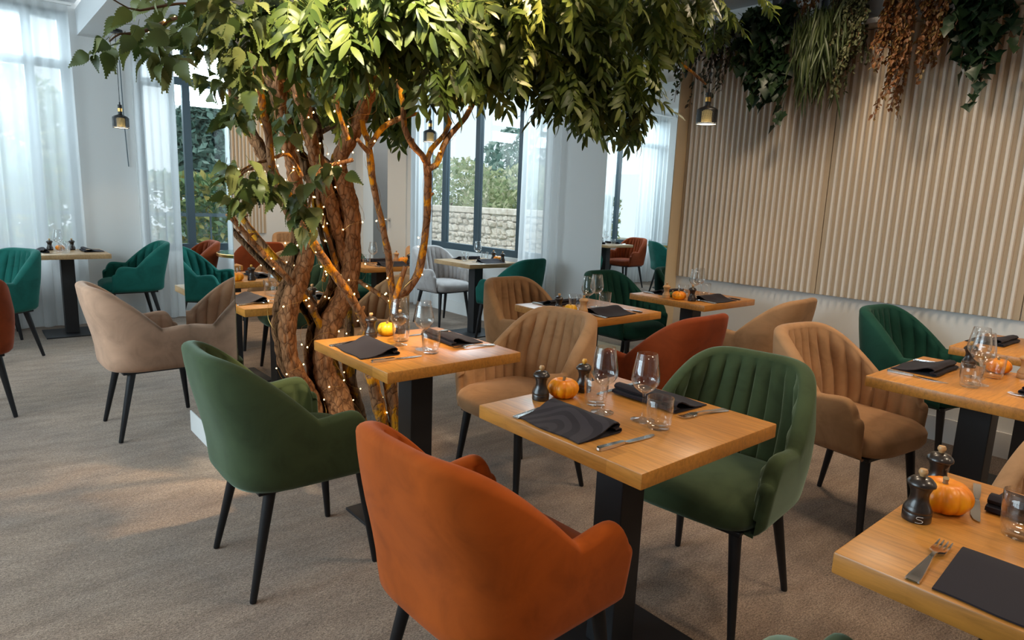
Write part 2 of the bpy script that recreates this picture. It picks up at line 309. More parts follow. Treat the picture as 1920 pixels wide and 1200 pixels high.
BR={"T1": [[1.351, 2.938, 0.0, 0.052], [1.264, 2.938, 0.292, 0.0472], [1.23, 2.938, 0.406, 0.0453], [1.162, 2.938, 0.536, 0.0469], [1.141, 2.938, 0.655, 0.0476], [1.138, 2.938, 0.77, 0.0473], [1.158, 2.937, 0.864, 0.0509], [1.189, 2.935, 0.94, 0.051], [1.22, 2.931, 1.03, 0.0448], [1.231, 2.924, 1.104, 0.0372], [1.231, 2.913, 1.179, 0.032], [1.205, 2.896, 1.276, 0.0303], [1.167, 2.871, 1.381, 0.0308], [1.128, 2.834, 1.493, 0.0324], [1.083, 2.783, 1.62, 0.0314], [1.039, 2.713, 1.736, 0.0291], [0.997, 2.62, 1.957, 0.0266]], "T2": [[1.488, 2.93, 0.0, 0.086], [1.409, 2.93, 0.253, 0.0783], [1.373, 2.93, 0.369, 0.0746], [1.321, 2.93, 0.475, 0.0629], [1.305, 2.93, 0.566, 0.0546], [1.32, 2.93, 0.676, 0.0596], [1.362, 2.929, 0.773, 0.0611], [1.415, 2.928, 0.854, 0.0588], [1.451, 2.925, 0.971, 0.0562], [1.458, 2.92, 1.089, 0.0507], [1.455, 2.912, 1.218, 0.0489], [1.427, 2.9, 1.338, 0.0494], [1.389, 2.881, 1.428, 0.046], [1.366, 2.855, 1.506, 0.0367], [1.378, 2.818, 1.577, 0.0436], [1.395, 2.767, 1.65, 0.043], [1.407, 2.7, 1.738, 0.0398], [1.407, 2.612, 1.84, 0.0386], [1.377, 2.5, 1.902, 0.037]], "T3": [[1.473, 2.94, 0.848, 0.0345], [1.438, 2.938, 1.009, 0.0313], [1.393, 2.933, 1.165, 0.032], [1.355, 2.924, 1.303, 0.0365], [1.303, 2.912, 1.436, 0.0369], [1.26, 2.897, 1.539, 0.035], [1.226, 2.878, 1.651, 0.0343], [1.182, 2.855, 1.757, 0.0324], [1.142, 2.829, 1.912, 0.0293], [1.116, 2.8, 2.091, 0.0264]], "B1": [[1.65, 2.851, 0.0, 0.037], [1.577, 2.8, 0.173, 0.034], [1.541, 2.775, 0.258, 0.0321], [1.471, 2.75, 0.495, 0.0285], [1.441, 2.725, 0.649, 0.0253], [1.409, 2.7, 0.768, 0.0211], [1.342, 2.675, 0.876, 0.0193], [1.254, 2.65, 0.99, 0.0199], [1.163, 2.625, 1.101, 0.0192], [1.078, 2.6, 1.23, 0.0175], [1.026, 2.575, 1.315, 0.0159], [0.977, 2.55, 1.389, 0.0166], [0.932, 2.525, 1.439, 0.0142], [0.912, 2.5, 1.561, 0.0139], [0.884, 2.475, 1.657, 0.0146], [0.86, 2.45, 1.774, 0.0152], [0.844, 2.425, 1.897, 0.013], [0.847, 2.4, 2.031, 0.0109]], "B2": [[1.315, 2.93, 0.677, 0.0194], [1.283, 2.924, 0.752, 0.0179], [1.219, 2.918, 0.86, 0.0175], [1.118, 2.912, 0.981, 0.0158], [0.994, 2.906, 1.114, 0.0141], [0.878, 2.9, 1.257, 0.0124]], "B3": [[1.67, 2.764, 0.0, 0.039], [1.647, 2.76, 0.099, 0.0357], [1.608, 2.754, 0.266, 0.0337], [1.573, 2.747, 0.44, 0.0318], [1.583, 2.741, 0.603, 0.0289], [1.584, 2.735, 0.746, 0.0234], [1.58, 2.729, 0.852, 0.0219], [1.561, 2.723, 0.942, 0.0179], [1.548, 2.716, 1.01, 0.0165], [1.538, 2.71, 1.087, 0.0151], [1.512, 2.704, 1.179, 0.0149], [1.489, 2.697, 1.26, 0.0159], [1.469, 2.691, 1.318, 0.0146], [1.438, 2.685, 1.449, 0.0155], [1.422, 2.679, 1.55, 0.0154], [1.413, 2.673, 1.594, 0.0129], [1.389, 2.666, 1.628, 0.0116], [1.376, 2.66, 1.676, 0.0092]], "B3b": [[1.412, 2.66, 1.566, 0.0129], [1.466, 2.64, 1.65, 0.0117], [1.542, 2.62, 1.698, 0.0107], [1.621, 2.6, 1.726, 0.0072]], "B3c": [[1.385, 2.62, 1.54, 0.0116], [1.34, 2.6, 1.569, 0.0102], [1.315, 2.58, 1.584, 0.0078]], "B3d": [[1.575, 2.72, 0.833, 0.0206], [1.579, 2.693, 0.896, 0.0204], [1.606, 2.665, 0.911, 0.0204], [1.656, 2.638, 0.999, 0.0203], [1.666, 2.61, 1.11, 0.0189], [1.666, 2.583, 1.253, 0.0173], [1.652, 2.555, 1.365, 0.0171], [1.633, 2.527, 1.452, 0.0168], [1.606, 2.5, 1.519, 0.0165]], "B3e": [[1.606, 2.5, 1.508, 0.0153], [1.575, 2.491, 1.54, 0.014], [1.523, 2.482, 1.574, 0.0149], [1.477, 2.473, 1.641, 0.0135], [1.463, 2.464, 1.726, 0.0123], [1.439, 2.456, 1.806, 0.0143], [1.406, 2.447, 1.857, 0.013], [1.372, 2.438, 1.907, 0.0118], [1.35, 2.429, 1.992, 0.0105], [1.354, 2.42, 2.09, 0.0094]], "B3f": [[1.612, 2.5, 1.479, 0.0142], [1.65, 2.49, 1.499, 0.0131], [1.697, 2.48, 1.611, 0.0131], [1.792, 2.47, 1.719, 0.012], [1.808, 2.46, 1.755, 0.012], [1.854, 2.45, 1.857, 0.012], [1.862, 2.44, 1.914, 0.012], [1.895, 2.43, 2.011, 0.012], [1.913, 2.42, 2.063, 0.0107], [1.947, 2.41, 2.146, 0.0096], [1.95, 2.4, 2.234, 0.0083]], "B3g": [[1.606, 2.5, 1.513, 0.013], [1.623, 2.49, 1.566, 0.0118], [1.685, 2.48, 1.633, 0.0118], [1.706, 2.47, 1.687, 0.0106], [1.661, 2.46, 1.733, 0.0105], [1.625, 2.45, 1.795, 0.0092]], "B3h": [[1.505, 2.6, 0.881, 0.0111], [1.532, 2.59, 0.967, 0.0123], [1.553, 2.58, 1.041, 0.011]], "B4": [[1.411, 2.94, 0.932, 0.0143], [1.393, 2.942, 0.976, 0.0143], [1.378, 2.945, 1.044, 0.0129], [1.335, 2.947, 1.19, 0.0127], [1.318, 2.95, 1.247, 0.0113], [1.299, 2.953, 1.362, 0.01], [1.316, 2.955, 1.509, 0.0087]], "B5": [[1.592, 2.76, 0.834, 0.0117], [1.57, 2.795, 0.862, 0.0118], [1.525, 2.83, 0.9, 0.0117], [1.486, 2.865, 0.929, 0.0104], [1.461, 2.9, 0.955, 0.0091]], "B6": [[1.271, 2.58, 1.58, 0.01], [1.233, 2.56, 1.649, 0.0098], [1.202, 2.54, 1.727, 0.0096], [1.182, 2.52, 1.817, 0.0084], [1.167, 2.5, 1.891, 0.0072]], "C1": [[1.022, 2.62, 1.962, 0.0206], [0.883, 2.567, 1.955, 0.0137], [0.738, 2.513, 1.943, 0.0101], [0.605, 2.46, 1.897, 0.007], [0.486, 2.407, 1.824, 0.005], [0.421, 2.353, 1.8, 0.0032], [0.384, 2.3, 1.764, 0.0023]], "C1b": [[0.805, 2.5, 1.937, 0.0084], [0.724, 2.46, 1.965, 0.0054], [0.598, 2.42, 1.934, 0.0043], [0.484, 2.38, 1.884, 0.0033], [0.445, 2.34, 1.875, 0.0024], [0.391, 2.3, 1.886, 0.0015]], "C2": [[1.412, 2.55, 1.919, 0.0334], [1.588, 2.569, 2.038, 0.0278], [1.885, 2.587, 2.164, 0.0246], [2.293, 2.606, 2.273, 0.0214], [2.779, 2.625, 2.347, 0.0176], [3.171, 2.644, 2.339, 0.0126], [3.405, 2.662, 2.304, 0.0099], [3.718, 2.681, 2.248, 0.0087], [3.95, 2.7, 2.19, 0.0072]], "C2b": [[2.288, 2.6, 2.266, 0.016], [2.481, 2.562, 2.2, 0.0138], [2.654, 2.525, 2.065, 0.0114], [2.733, 2.488, 1.908, 0.0087], [2.743, 2.45, 1.809, 0.0058]], "C3": [[1.078, 2.6, 1.421, 0.0097], [1.013, 2.57, 1.499, 0.0073], [0.928, 2.54, 1.472, 0.0061], [0.848, 2.51, 1.447, 0.0039], [0.789, 2.48, 1.405, 0.0029], [0.768, 2.45, 1.329, 0.0029]], "C4": [[1.275, 2.55, 1.497, 0.0089], [1.12, 2.517, 1.444, 0.0074], [1.06, 2.483, 1.318, 0.0052], [1.033, 2.45, 1.196, 0.0041]], "C5": [[1.388, 2.55, 1.904, 0.0288], [1.322, 2.5, 1.999, 0.0214], [1.184, 2.45, 2.041, 0.0162], [1.077, 2.4, 2.064, 0.0116]]}
FRONDS=[[0.881, 2.3, 1.954, 0.107, 0.061, 0.15, 10], [0.936, 2.15, 1.906, 0.104, 0.074, 0.15, 22], [1.038, 2.15, 1.916, 0.107, 0.049, 0.12, 16], [1.13, 2.1, 1.999, 0.125, 0.055, 0.15, 20], [1.267, 2.05, 1.962, 0.101, 0.078, 0.15, 26], [1.112, 2.3, 2.038, 0.152, 0.048, 0.2, 14], [1.065, 2.6, 1.902, 0.125, 0.079, 0.15, 12], [1.23, 2.7, 1.828, 0.101, 0.076, 0.12, 4], [1.693, 2.4, 2.099, 0.18, 0.115, 0.2, 30], [1.733, 2.45, 1.94, 0.117, 0.089, 0.15, 15], [1.569, 2.45, 1.893, 0.09, 0.057, 0.1, 6], [1.927, 2.4, 2.078, 0.143, 0.101, 0.2, 20], [1.982, 2.35, 2.001, 0.096, 0.041, 0.1, 6], [2.101, 2.35, 2.171, 0.146, 0.124, 0.2, 24], [2.135, 2.3, 1.962, 0.086, 0.083, 0.15, 10], [2.3, 2.3, 2.083, 0.151, 0.15, 0.2, 34], [2.441, 2.25, 1.979, 0.129, 0.131, 0.15, 30], [2.531, 2.25, 1.854, 0.092, 0.067, 0.12, 12], [2.232, 2.25, 1.853, 0.062, 0.063, 0.1, 8], [2.83, 2.4, 2.284, 0.155, 0.12, 0.2, 26], [2.903, 2.4, 2.418, 0.199, 0.097, 0.25, 22], [3.614, 2.6, 2.544, 0.199, 0.099, 0.25, 18], [4.346, 2.8, 2.657, 0.153, 0.13, 0.2, 10], [2.456, 2.4, 2.348, 0.314, 0.089, 0.3, 34], [1.801, 2.4, 2.228, 0.344, 0.049, 0.3, 22], [1.944, 2.4, 2.347, 0.705, 0.06, 0.4, 24]]
LEAVES=[[0.355, 2.3, 1.734, 0.046, 0.039, 0.05, 5], [0.476, 2.3, 1.808, 0.072, 0.064, 0.1, 10], [0.516, 2.3, 1.739, 0.049, 0.041, 0.08, 8], [0.64, 2.35, 1.863, 0.102, 0.085, 0.15, 22], [0.739, 2.3, 1.857, 0.104, 0.121, 0.15, 34], [0.88, 2.4, 1.917, 0.093, 0.111, 0.15, 18], [0.719, 2.25, 1.717, 0.051, 0.068, 0.1, 10], [0.665, 2.35, 1.687, 0.044, 0.044, 0.08, 6], [0.871, 2.5, 1.695, 0.097, 0.078, 0.1, 12], [0.66, 2.35, 1.947, 0.187, 0.043, 0.2, 16], [0.83, 2.4, 2.044, 0.163, 0.054, 0.2, 12], [0.773, 2.4, 1.404, 0.075, 0.066, 0.08, 14], [0.884, 2.45, 1.391, 0.069, 0.059, 0.08, 12], [0.779, 2.4, 1.321, 0.047, 0.038, 0.05, 6], [1.014, 2.4, 1.338, 0.06, 0.08, 0.08, 12], [1.001, 2.4, 1.219, 0.044, 0.081, 0.06, 8], [1.109, 2.42, 1.442, 0.051, 0.082, 0.06, 7], [0.999, 2.5, 1.634, 0.081, 0.071, 0.1, 10], [0.793, 2.5, 1.611, 0.048, 0.067, 0.08, 8]]
# ---------------------------------------------------------------- the room
XR, YF, YB, XL = 4.533, 7.56, -3.0, -2.4
def struct(o): o['kind'] = 'structure'; return o
def sbox(name, mat, *b, parent=None, bevel=0):
    mb = MB(); mb.box(*b); return struct(mb.obj(name, mat, parent, smooth=False, bevel=bevel))
fl = MB(); fl.box(XL-.1, XR+.15, YB-.1, YF+.15, -.1, 0); struct(fl.obj('floor', M_CARPET, smooth=False))
c = MB(); c.box(1.0, XR+.15, YB-.1, 2.98, 2.82, 2.95); c.box(2.2, XR+.15, 2.98, YF+.15, 2.82, 2.95); c.box(1.0, 2.2, 2.98, YF+.15, 2.72, 2.95)
c.box(XL-.1, 1.0, YB-.1, YF+.15, 3.0, 3.1); struct(c.obj('ceiling', M_CEIL, smooth=False))
def wall(name, axis, pos, th, a0, a1, z1, holes):
    """wall slab along an axis with rectangular openings (a0,a1,z0,z1)"""
    mb = MB()
    def b(u0, u1, z0, z1):
        if u1-u0 < 1e-4 or z1-z0 < 1e-4: return
        if axis == 'y': mb.box(min(pos, pos+th), max(pos, pos+th), u0, u1, z0, z1)
        else: mb.box(u0, u1, min(pos, pos+th), max(pos, pos+th), z0, z1)
    u = a0
    for (h0, h1, z0, z1_) in sorted(holes):
        b(u, h0, 0, z1); b(h0, h1, 0, z0); b(h0, h1, z1_, z1); u = h1
    b(u, a1, 0, z1); return struct(mb.obj(name, M_WALL, smooth=False))
W1 = (4.86, 7.16, .76, 2.78); W2 = (-1.25, .93, .70, 2.92); W3 = (1.46, 3.3, .70, 2.68); DOOR = (-2.74, -1.60, 0, 2.27)
wall('wall_right', 'y', XR, .14, YB-.1, YF+.14, 2.9, [W1, DOOR])
wall('wall_far', 'x', YF, .14, XL-.1, XR+.14, 3.05, [W2, W3])
wall('wall_back', 'x', YB, -.1, XL-.1, XR+.14, 3.05, [])
WL = (.2, 5.2, .7, 2.75)
wall('wall_left', 'y', XL, -.1, YB-.1, YF+.14, 3.05, [WL])
def window(name, axis, pos, u0, u1, z0, z1, posts, bars, w=.075, d=.07):
    fr = bpy.data.objects.new(name, None); COL.objects.link(fr); struct(fr)
    def bx(mb, a0, a1, b0, b1, t0, t1):
        if axis == 'y': mb.box(t0, t1, a0, a1, b0, b1)
        else: mb.box(a0, a1, t0, t1, b0, b1)
    t0, t1 = pos, pos+d
    mb = MB(); bx(mb, u0, u0+w, z0, z1, t0, t1); bx(mb, u1-w, u1, z0, z1, t0, t1); bx(mb, u0+w, u1-w, z0, z0+w, t0, t1); bx(mb, u0+w, u1-w, z1-w, z1, t0, t1)
    mb.obj('window_frame', M_FRAME, fr, smooth=False)
    for p in posts:
        mb = MB(); bx(mb, p-w/2, p+w/2, z0+w, z1-w, t0+.005, t1-.005); mb.obj('mullion', M_FRAME, fr, smooth=False)
    edges = [u0+w]+[v for p in sorted(posts) for v in (p-w/2, p+w/2)]+[u1-w]
    zz = [z0+w]+[v for b in bars for v in (b-w/2, b+w/2)]+[z1-w]
    for i in range(0, len(edges), 2):
        for b in bars:
            mb = MB(); bx(mb, edges[i], edges[i+1], b-w/2, b+w/2, t0+.008, t1-.008); mb.obj('transom', M_FRAME, fr, smooth=False)
        for j in range(0, len(zz), 2):
            mb = MB(); bx(mb, edges[i], edges[i+1], zz[j], zz[j+1], pos+d*.45, pos+d*.55); mb.obj('pane', M_PANE, fr, smooth=False)
    mb = MB()
    if axis == 'y': mb.box(pos-.05 if pos > 0 else pos+.02, pos+.07, u0, u1, z0-.03, z0)
    else: mb.box(u0, u1, pos-.04, pos+.07, z0-.03, z0)
    return fr
window('window_1', 'y', XR+.05, *W1, [5.32, 6.08, 6.74], [2.53])
window('window_2', 'x', YF+.05, *W2, [-.09, .62], [2.45])
window('window_3', 'x', YF+.05, *W3, [1.80, 2.5], [2.40])
window('window_4', 'y', XL-.08, *WL, [1.45, 2.7, 3.95], [2.3])
sbox('baseboard_right', M_TRIM, XR-.015, XR, YB, DOOR[0]-.06, 0, .15); sbox('baseboard_right', M_TRIM, XR-.015, XR, DOOR[1]+.06, YF, 0, .15)
sbox('baseboard_far', M_TRIM, XL, XR-.015, YF-.015, YF, 0, .14); sbox('baseboard_back', M_TRIM, XL, XR-.015, YB, YB+.015, 0, .14)
# ledge above the slatted panels
sbox('trim_1', plain('grey_ledge', (.42, .41, .40), .6), XR-.16, XR, -1.4, 3.2, 2.515, 2.545)
# doorway in the right wall, past the edge of the photograph but seen in the tree-side mirror
dr = struct(bpy.data.objects.new('door_1', None)); COL.objects.link(dr)
mb = MB(); mb.box(XR-.02, XR+.142, DOOR[0]-.04, DOOR[0]+.01, 0, DOOR[3]+.06); mb.box(XR-.02, XR+.142, DOOR[1]-.01, DOOR[1]+.05, 0, DOOR[3]+.06); mb.box(XR-.02, XR+.142, DOOR[0]+.01, DOOR[1]-.01, DOOR[3]-.01, DOOR[3]+.06); mb.obj('door_frame', M_TRIM, dr, smooth=False)
mb = MB(); mb.box(XR+.02, XR+.06, -2.10, DOOR[1]-.012, .01, DOOR[3]-.012); leaf_ = mb.obj('door_leaf', M_TRIM, dr, smooth=False, bevel=.004)
hn = MB(); hn.lathe([(.026, 0), (.026, .012), (.010, .016), (.010, .045), (.026, .055), (.028, .07), (.016, .085), (0, .086)], 16)
hn.obj('door_knob', M_STEEL, leaf_, loc=(XR+.02, -2.03, 1.05), rot=(0, -PI/2, 0))
mb = MB(); mb.box(XR+.9, XR+1.0, DOOR[0]-.5, DOOR[1]+.5, 0, 2.6); mb.box(XR+.14, XR+.9, DOOR[0]-.5, DOOR[1]+.5, -.05, 0); mb.box(XR+.14, XR+1.0, -3.1, -3.0, 0, 2.6); mb.box(XR+.14, XR+1.0, -3.1, -1.0, 2.6, 2.7); mb.obj('corridor_wall', M_DOORGREY, dr, smooth=False)
cl_ = bpy.data.lights.new('corridor_fill', 'POINT'); cl_.energy = 14; cl_.shadow_soft_size = .05; co_ = bpy.data.objects.new('corridor_fill', cl_); COL.objects.link(co_); co_.location = (XR+.5, -2.2, 2.4)  # unseen point light added to brighten the dark doorway
# glazed cabinet door strip beside the doorway
# mirrored column
CX0, CX1, CY0, CY1 = .92, 1.82, 2.98, 3.84
sbox('wall_column', M_WALL, CX0+.006, CX1, CY0+.006, CY1, .12, 2.74)
mb = MB(); mb.box(CX0-.004, CX1+.004, CY0-.004, CY1+.004, 0, .12); struct(mb.obj('baseboard_column', M_TRIM, smooth=False, bevel=.003))
def mirror(label, *b):
    mb = MB(); mb.box(*b); o = mb.obj('wall_mirror', M_MIRROR, smooth=False); return tag(o, label, 'mirror')
mirror('tall mirror sheet on the column face right behind the tree trunks', CX0+.001, CX1, CY0, CY0+.006, .12, 2.72)
mirror('tall narrow mirror sheet on the left side of the column beside the beige chair', CX0, CX0+.006, CY0+.006, CY1, .12, 2.72)
# shallow pilaster with the second mirror
XM, PY0, PY1 = 4.38, 3.215, 3.925
mb = MB(); mb.box(XM+.006, XR-.001, PY0, PY1, 0, 2.82); struct(mb.obj('wall_pilaster', M_BEIGEBOARD, smooth=False))
mirror('tall narrow wall mirror between the window wall and the slatted panels', XM, XM+.006, PY0+.004, PY1, .14, 2.66)
# slatted wall panels
PITCH_S = .0464
slat_me = None
def slat_mesh(z0, z1, w=.022, d=.020):
    prof = [(-w/2, 0), (-w/2*.96, d*.55), (-w/2*.6, d*.92), (0, d), (w/2*.6, d*.92), (w/2*.96, d*.55), (w/2, 0)]
    V = [(-x, y, z) for z in (z0, z1) for (y, x) in prof]; n = len(prof); F = [(i, i+1, n+i+1, n+i) for i in range(n-1)]+[tuple(range(n)), tuple(range(n, 2*n))[::-1]]
    b = MB(); b.add(V, F); return b.mesh('slat', True)
slat_me = slat_mesh(0, 1.70)
def slat_panel(label, width, loc, rz):
    p = thing('slatted_wall_panel', label, 'wall panel', loc, rz, 'slatted panels on the walls')
    mb = MB(); mb.box(-.014, -.001, -width+.002, -.002, 0, 1.705); mb.obj('backing_board', M_BOARD, p, smooth=False)
    n = int((width-.01)/PITCH_S); off = (width-(n-1)*PITCH_S)/2
    for k in range(n): link('slat', slat_me, M_CREAM, p, (-.014, -off-k*PITCH_S, .0025))
    return p
slat_panel('slatted cream wall panel nearest the narrow wall mirror, pendant lamp before it', 1.16, (XR, 3.212, .807), 0)
slat_panel('slatted cream wall panel in the middle of the wall under the rust fern', 1.16, (XR, 2.050, .807), 0)
slat_panel('slatted cream wall panel cut by the right edge of the photo', 1.16, (XR, .888, .807), 0)
slat_panel('slatted wall panel seen only in the tree mirror, right of the pair', 1.16, (2.0, YB, .807), -PI/2)
slat_panel('slatted wall panel seen only in the tree mirror, left of the pair', 1.16, (3.2, YB, .807), -PI/2)
# ---------------------------------------------------------------- curtains
def curtain(label, axis, pos, u0, u1, z0, z1, folds, amp=.035, seed=0):
    r = random.Random(seed); n = folds*10; V = []; F = []; rows = 14
    ph = [r.uniform(-.5, .5) for _ in range(folds+2)]
    for j in range(rows+1):
        tz = j/rows; z = z0+(z1-z0)*tz
        for i in range(n+1):
            t = i/n; k = t*folds; kk = int(k); f = ph[kk]*(1-(k-kk))+ph[kk+1]*(k-kk)
            a = amp*(1-.35*tz)*(.6+.4*math.sin(kk*1.7+1))
            d = a*math.sin(2*PI*k+f*2)+.012*math.sin(5*k+tz*3)*(1-tz)
            uu = u0+(u1-u0)*t+.012*math.sin(2*PI*k*1.0+1.3)*(1-tz)
            if j == 0: z_ = z0+.006*math.sin(k*3.1)
            else: z_ = z
            V.append((pos+d, uu, z_) if axis == 'y' else (uu, pos+d, z_))
    for j in range(rows):
        for i in range(n):
            a = j*(n+1)+i; F.append((a, a+1, a+n+2, a+n+1))
    root = thing('sheer_curtain', label, 'curtain', ((pos, (u0+u1)/2, 0) if axis == 'y' else ((u0+u1)/2, pos, 0)))
    o = link('curtain_cloth', new_mesh('curtain_cloth', V, F), M_SHEER, root)
    o.location = -root.location
    t = MB()
    if axis == 'y': t.box(pos-.015, pos+.015, u0-.03, u1+.03, z1, z1+.02)
    else: t.box(u0-.03, u1+.03, pos-.015, pos+.015, z1, z1+.02)
    tr = t.obj('curtain_track', M_TRIM, root, smooth=False); tr.location = -root.location
    return root
curtain('white sheer curtain glowing over the window at the left photo edge', 'x', YF-.10,   .22, .93, .015, 2.95, 7, .035, 1)
curtain('white sheer curtain left of the uncovered pane, seen only in the narrow wall mirror', 'x', YF-.10, -1.22, -.42, .015, 2.95, 8, .035, 2)
curtain('white sheer curtain beside the mirror column, between pier and hidden window', 'x', YF-.10, 1.40, 1.86, .015, 2.69, 6, .035, 3)
curtain('white sheer curtain right of the tall garden window, next to the narrow mirror', 'y', XR-.10, 4.56, 5.12, .015, 2.79, 6, .04, 4)
curtain('white sheer curtain left of the tall garden window behind the thin trunk', 'y', XR-.10, 6.80, 7.42, .015, 2.79, 7, .04, 5)
cd = MB(); cd.tube([(1.33, YF-.03, 2.55), (1.335, YF-.03, 2.0), (1.35, YF-.03, 1.55)], .005, 6); tag(cd.obj('curtain_cord', M_FRAME), 'thin dark pull cord hanging on the pier wall behind the left pendant', 'cord')

# ---------------------------------------------------------------- garden outside
gr = MB(); gr.box(XR+.2, 26, -6, 30, -.35, -.25); gr.box(-18, XR+.2, YF+.2, 30, -.35, -.25); struct(gr.obj('floor_garden', M_SOIL, smooth=False))
gw = thing('garden_wall', 'pale rubble stone wall with flat coping outside the tall garden window', 'wall', (7.7, 9.6, 0))
mb = MB(); mb.box(.0, .4, -3.2, 4.2, -.25, 1.12); mb.obj('mortar_core', M_MORTAR, gw, smooth=False)
for k in range(8):
    mb = MB(); mb.box(-.06, .46, -3.2+k*.925, -3.2+k*.925+.915, 1.12, 1.23); mb.obj('coping_stone', M_STONE, gw, smooth=False, bevel=.012)
stones = []
for k in range(5):
    bm = bmesh.new(); bmesh.ops.create_icosphere(bm, subdivisions=1, radius=.5)
    for v in bm.verts: v.co *= 1+.16*1.6*noise.noise(v.co*3+Vector((k*9, 0, 0))); v.co.x = max(-.42, min(.42, v.co.x*1.3)); v.co.y = max(-.42, min(.42, v.co.y*1.3)); v.co.z = max(-.4, min(.4, v.co.z*1.25))
    me = bpy.data.meshes.new('stone'); bm.to_mesh(me); bm.free(); stones.append(me)
z = .12; rs = random.Random(3)
while z < 1.06:
    h = rs.uniform(.07, .15); y = -2.0+rs.uniform(0, .1)
    while y < 2.6:
        w = rs.uniform(.10, .26); link('stone', rs.choice(stones), M_STONE, gw, (-.01+rs.uniform(-.03, .03), y+w/2, min(z+h/2+rs.uniform(-.02, .02), 1.06)), (rs.uniform(-.25, .25), 0, 0), (.16, w*1.05, h*rs.uniform(.95, 1.35))); y += w
    z += h
def leaf_cloud(name, label, cat, center, size, n, leaf, mat, seed, shape='ball', group=None):
    r = np.random.default_rng(seed); root = thing(name, label, cat, (center[0], center[1], -.25), 0, group)
    cz = center[2]+.25
    if shape == 'cone':
        t = r.random(n)**.8; rad = (1-t)*r.random(n)**.35; an = r.random(n)*2*PI
        P = np.stack([rad*np.cos(an)*size[0], rad*np.sin(an)*size[1], (t*2-1)*size[2]], 1)
    elif shape == 'box':
        P = (r.random((n, 3))*2-1)*np.array(size); k = r.integers(0, 3, n); P[k == 0, 1] = np.sign(P[k == 0, 1])*size[1]*r.uniform(.8, 1, (k == 0).sum()); P[k == 1, 2] = size[2]*r.uniform(.85, 1.1, (k == 1).sum())
    else:
        d = r.normal(size=(n, 3)); d /= np.linalg.norm(d, axis=1)[:, None]; lump = 1+.22*np.sin(d[:, 0]*5+seed)*np.sin(d[:, 1]*4)*np.sin(d[:, 2]*6+1)
        P = d*(r.random(n)**.25*lump)[:, None]*np.array(size)
    P[:, 2] += cz
    a = r.normal(size=(n, 3)); a /= np.linalg.norm(a, axis=1)[:, None]; b = r.normal(size=(n, 3)); b = np.cross(a, b); b /= np.linalg.norm(b, axis=1)[:, None]
    s = leaf*r.uniform(.6, 1.3, n)[:, None]
    V = np.stack([P-a*s, P+b*s*.45, P+a*s, P-b*s*.45], 1).reshape(-1, 3)
    me = bpy.data.meshes.new('foliage'); me.vertices.add(4*n); me.vertices.foreach_set('co', V.ravel()); me.loops.add(4*n); me.loops.foreach_set('vertex_index', np.arange(4*n)); me.polygons.add(n); me.polygons.foreach_set('loop_start', np.arange(n)*4); me.update(calc_edges=True)
    f = link('foliage', me, mat, root); f['kind'] = 'stuff'
    st = MB(); st.tube([(0, 0, 0), (.03, .02, cz*.5), (0, 0, cz)], [.06, .05, .03], 7); st.obj('trunk', M_TWIG, root)
    return root
leaf_cloud('garden_shrub', 'pale green flowering shrub above the garden wall at its right', 'shrub', (10.3, 11.5, 1.3), (1.5, 1.7, .95), 4200, .085, M_SHRUB, 1)
leaf_cloud('garden_shrub', 'pale bushy shrub above the garden wall at its left', 'shrub', (10.2, 14.6, 1.4), (1.6, 1.9, 1.1), 4200, .085, M_SHRUB, 2)
leaf_cloud('garden_tree', 'grey green garden tree right behind the window curtain', 'tree', (11.5, 10.4, 2.9), (1.0, 1.1, 2.0), 3000, .085, M_CONIFER, 3)
leaf_cloud('garden_tree', 'hazy tall tree far behind the shrubs', 'tree', (17.5, 19.0, 2.4), (2.6, 2.8, 2.4), 3200, .16, M_CONIFER, 4)
leaf_cloud('garden_hedge', 'clipped hedge with yellowing leaves outside the far window', 'hedge', (-.2, 11.0, .6), (3.4, .5, .9), 13000, .07, M_HEDGE, 5, 'box')
leaf_cloud('garden_tree', 'blue green conifer behind the hedge, seen in the column mirror', 'tree', (-2.5, 15.5, 2.0), (1.7, 1.7, 2.9), 8500, .12, M_CONIFER, 6, 'cone')
leaf_cloud('garden_tree', 'light green round tree behind the hedge seen in the narrow mirror', 'tree', (.9, 14.5, 1.9), (1.1, 1.1, 1.4), 3600, .10, M_SHRUB, 7)
rl = thing('garden_railing', 'grey metal railing in front of the hedge outside the far window', 'railing', (0, 10.2, -.25))
mb = MB(); mb.box(-3, 3, -.02, .02, 1.22, 1.27); mb.obj('top_rail', M_FRAME, rl, smooth=False)
for k in range(25): mb = MB(); mb.box(-3+k*.25-.012, -3+k*.25+.012, -.01, .01, 0, 1.22); mb.obj('baluster', M_FRAME, rl, smooth=False)
# ---------------------------------------------------------------- armchairs
ZB, ZA, ZT = .385, .620, .840
def lerp(a, b, t): return a+(b-a)*t
def sm(t): t = max(0, min(1, t)); return t*t*(3-2*t)
NEXP = 3.6
def chair_path():
    """samples at equal arc length round the U of the shell"""
    raw = [('s', t) for t in np.linspace(.172, .0, 50)]+[('c', th) for th in np.linspace(PI/2, -PI/2, 3001)[1:-1]]+[('s', -t) for t in np.linspace(1e-6, .172, 50)]
    P = np.array([plan(k, p, .62, .03) for k, p in raw]); L = np.concatenate([[0], np.cumsum(np.linalg.norm(np.diff(P, axis=0), axis=1))])
    return [raw[int(np.argmin(abs(L-t)))] for t in np.linspace(0, L[-1], 18*9+1)]
def half(z):
    if z <= ZA: return .262+.018*sm((z-.36)/.2)
    return 0.280-.034*((z-ZA)/(ZT-ZA))
def back(z): return .255+.075*sm((z-.42)/.44)+.01
def plan(k, p, z, off):
    a = half(z)-off; b = back(z)-off
    if k == 's': return (abs(p), math.copysign(a, p), z)
    c, s = math.cos(p), math.sin(p)
    return (-b*abs(c)**(2/NEXP), a*math.copysign(abs(s)**(2/NEXP), s), z)
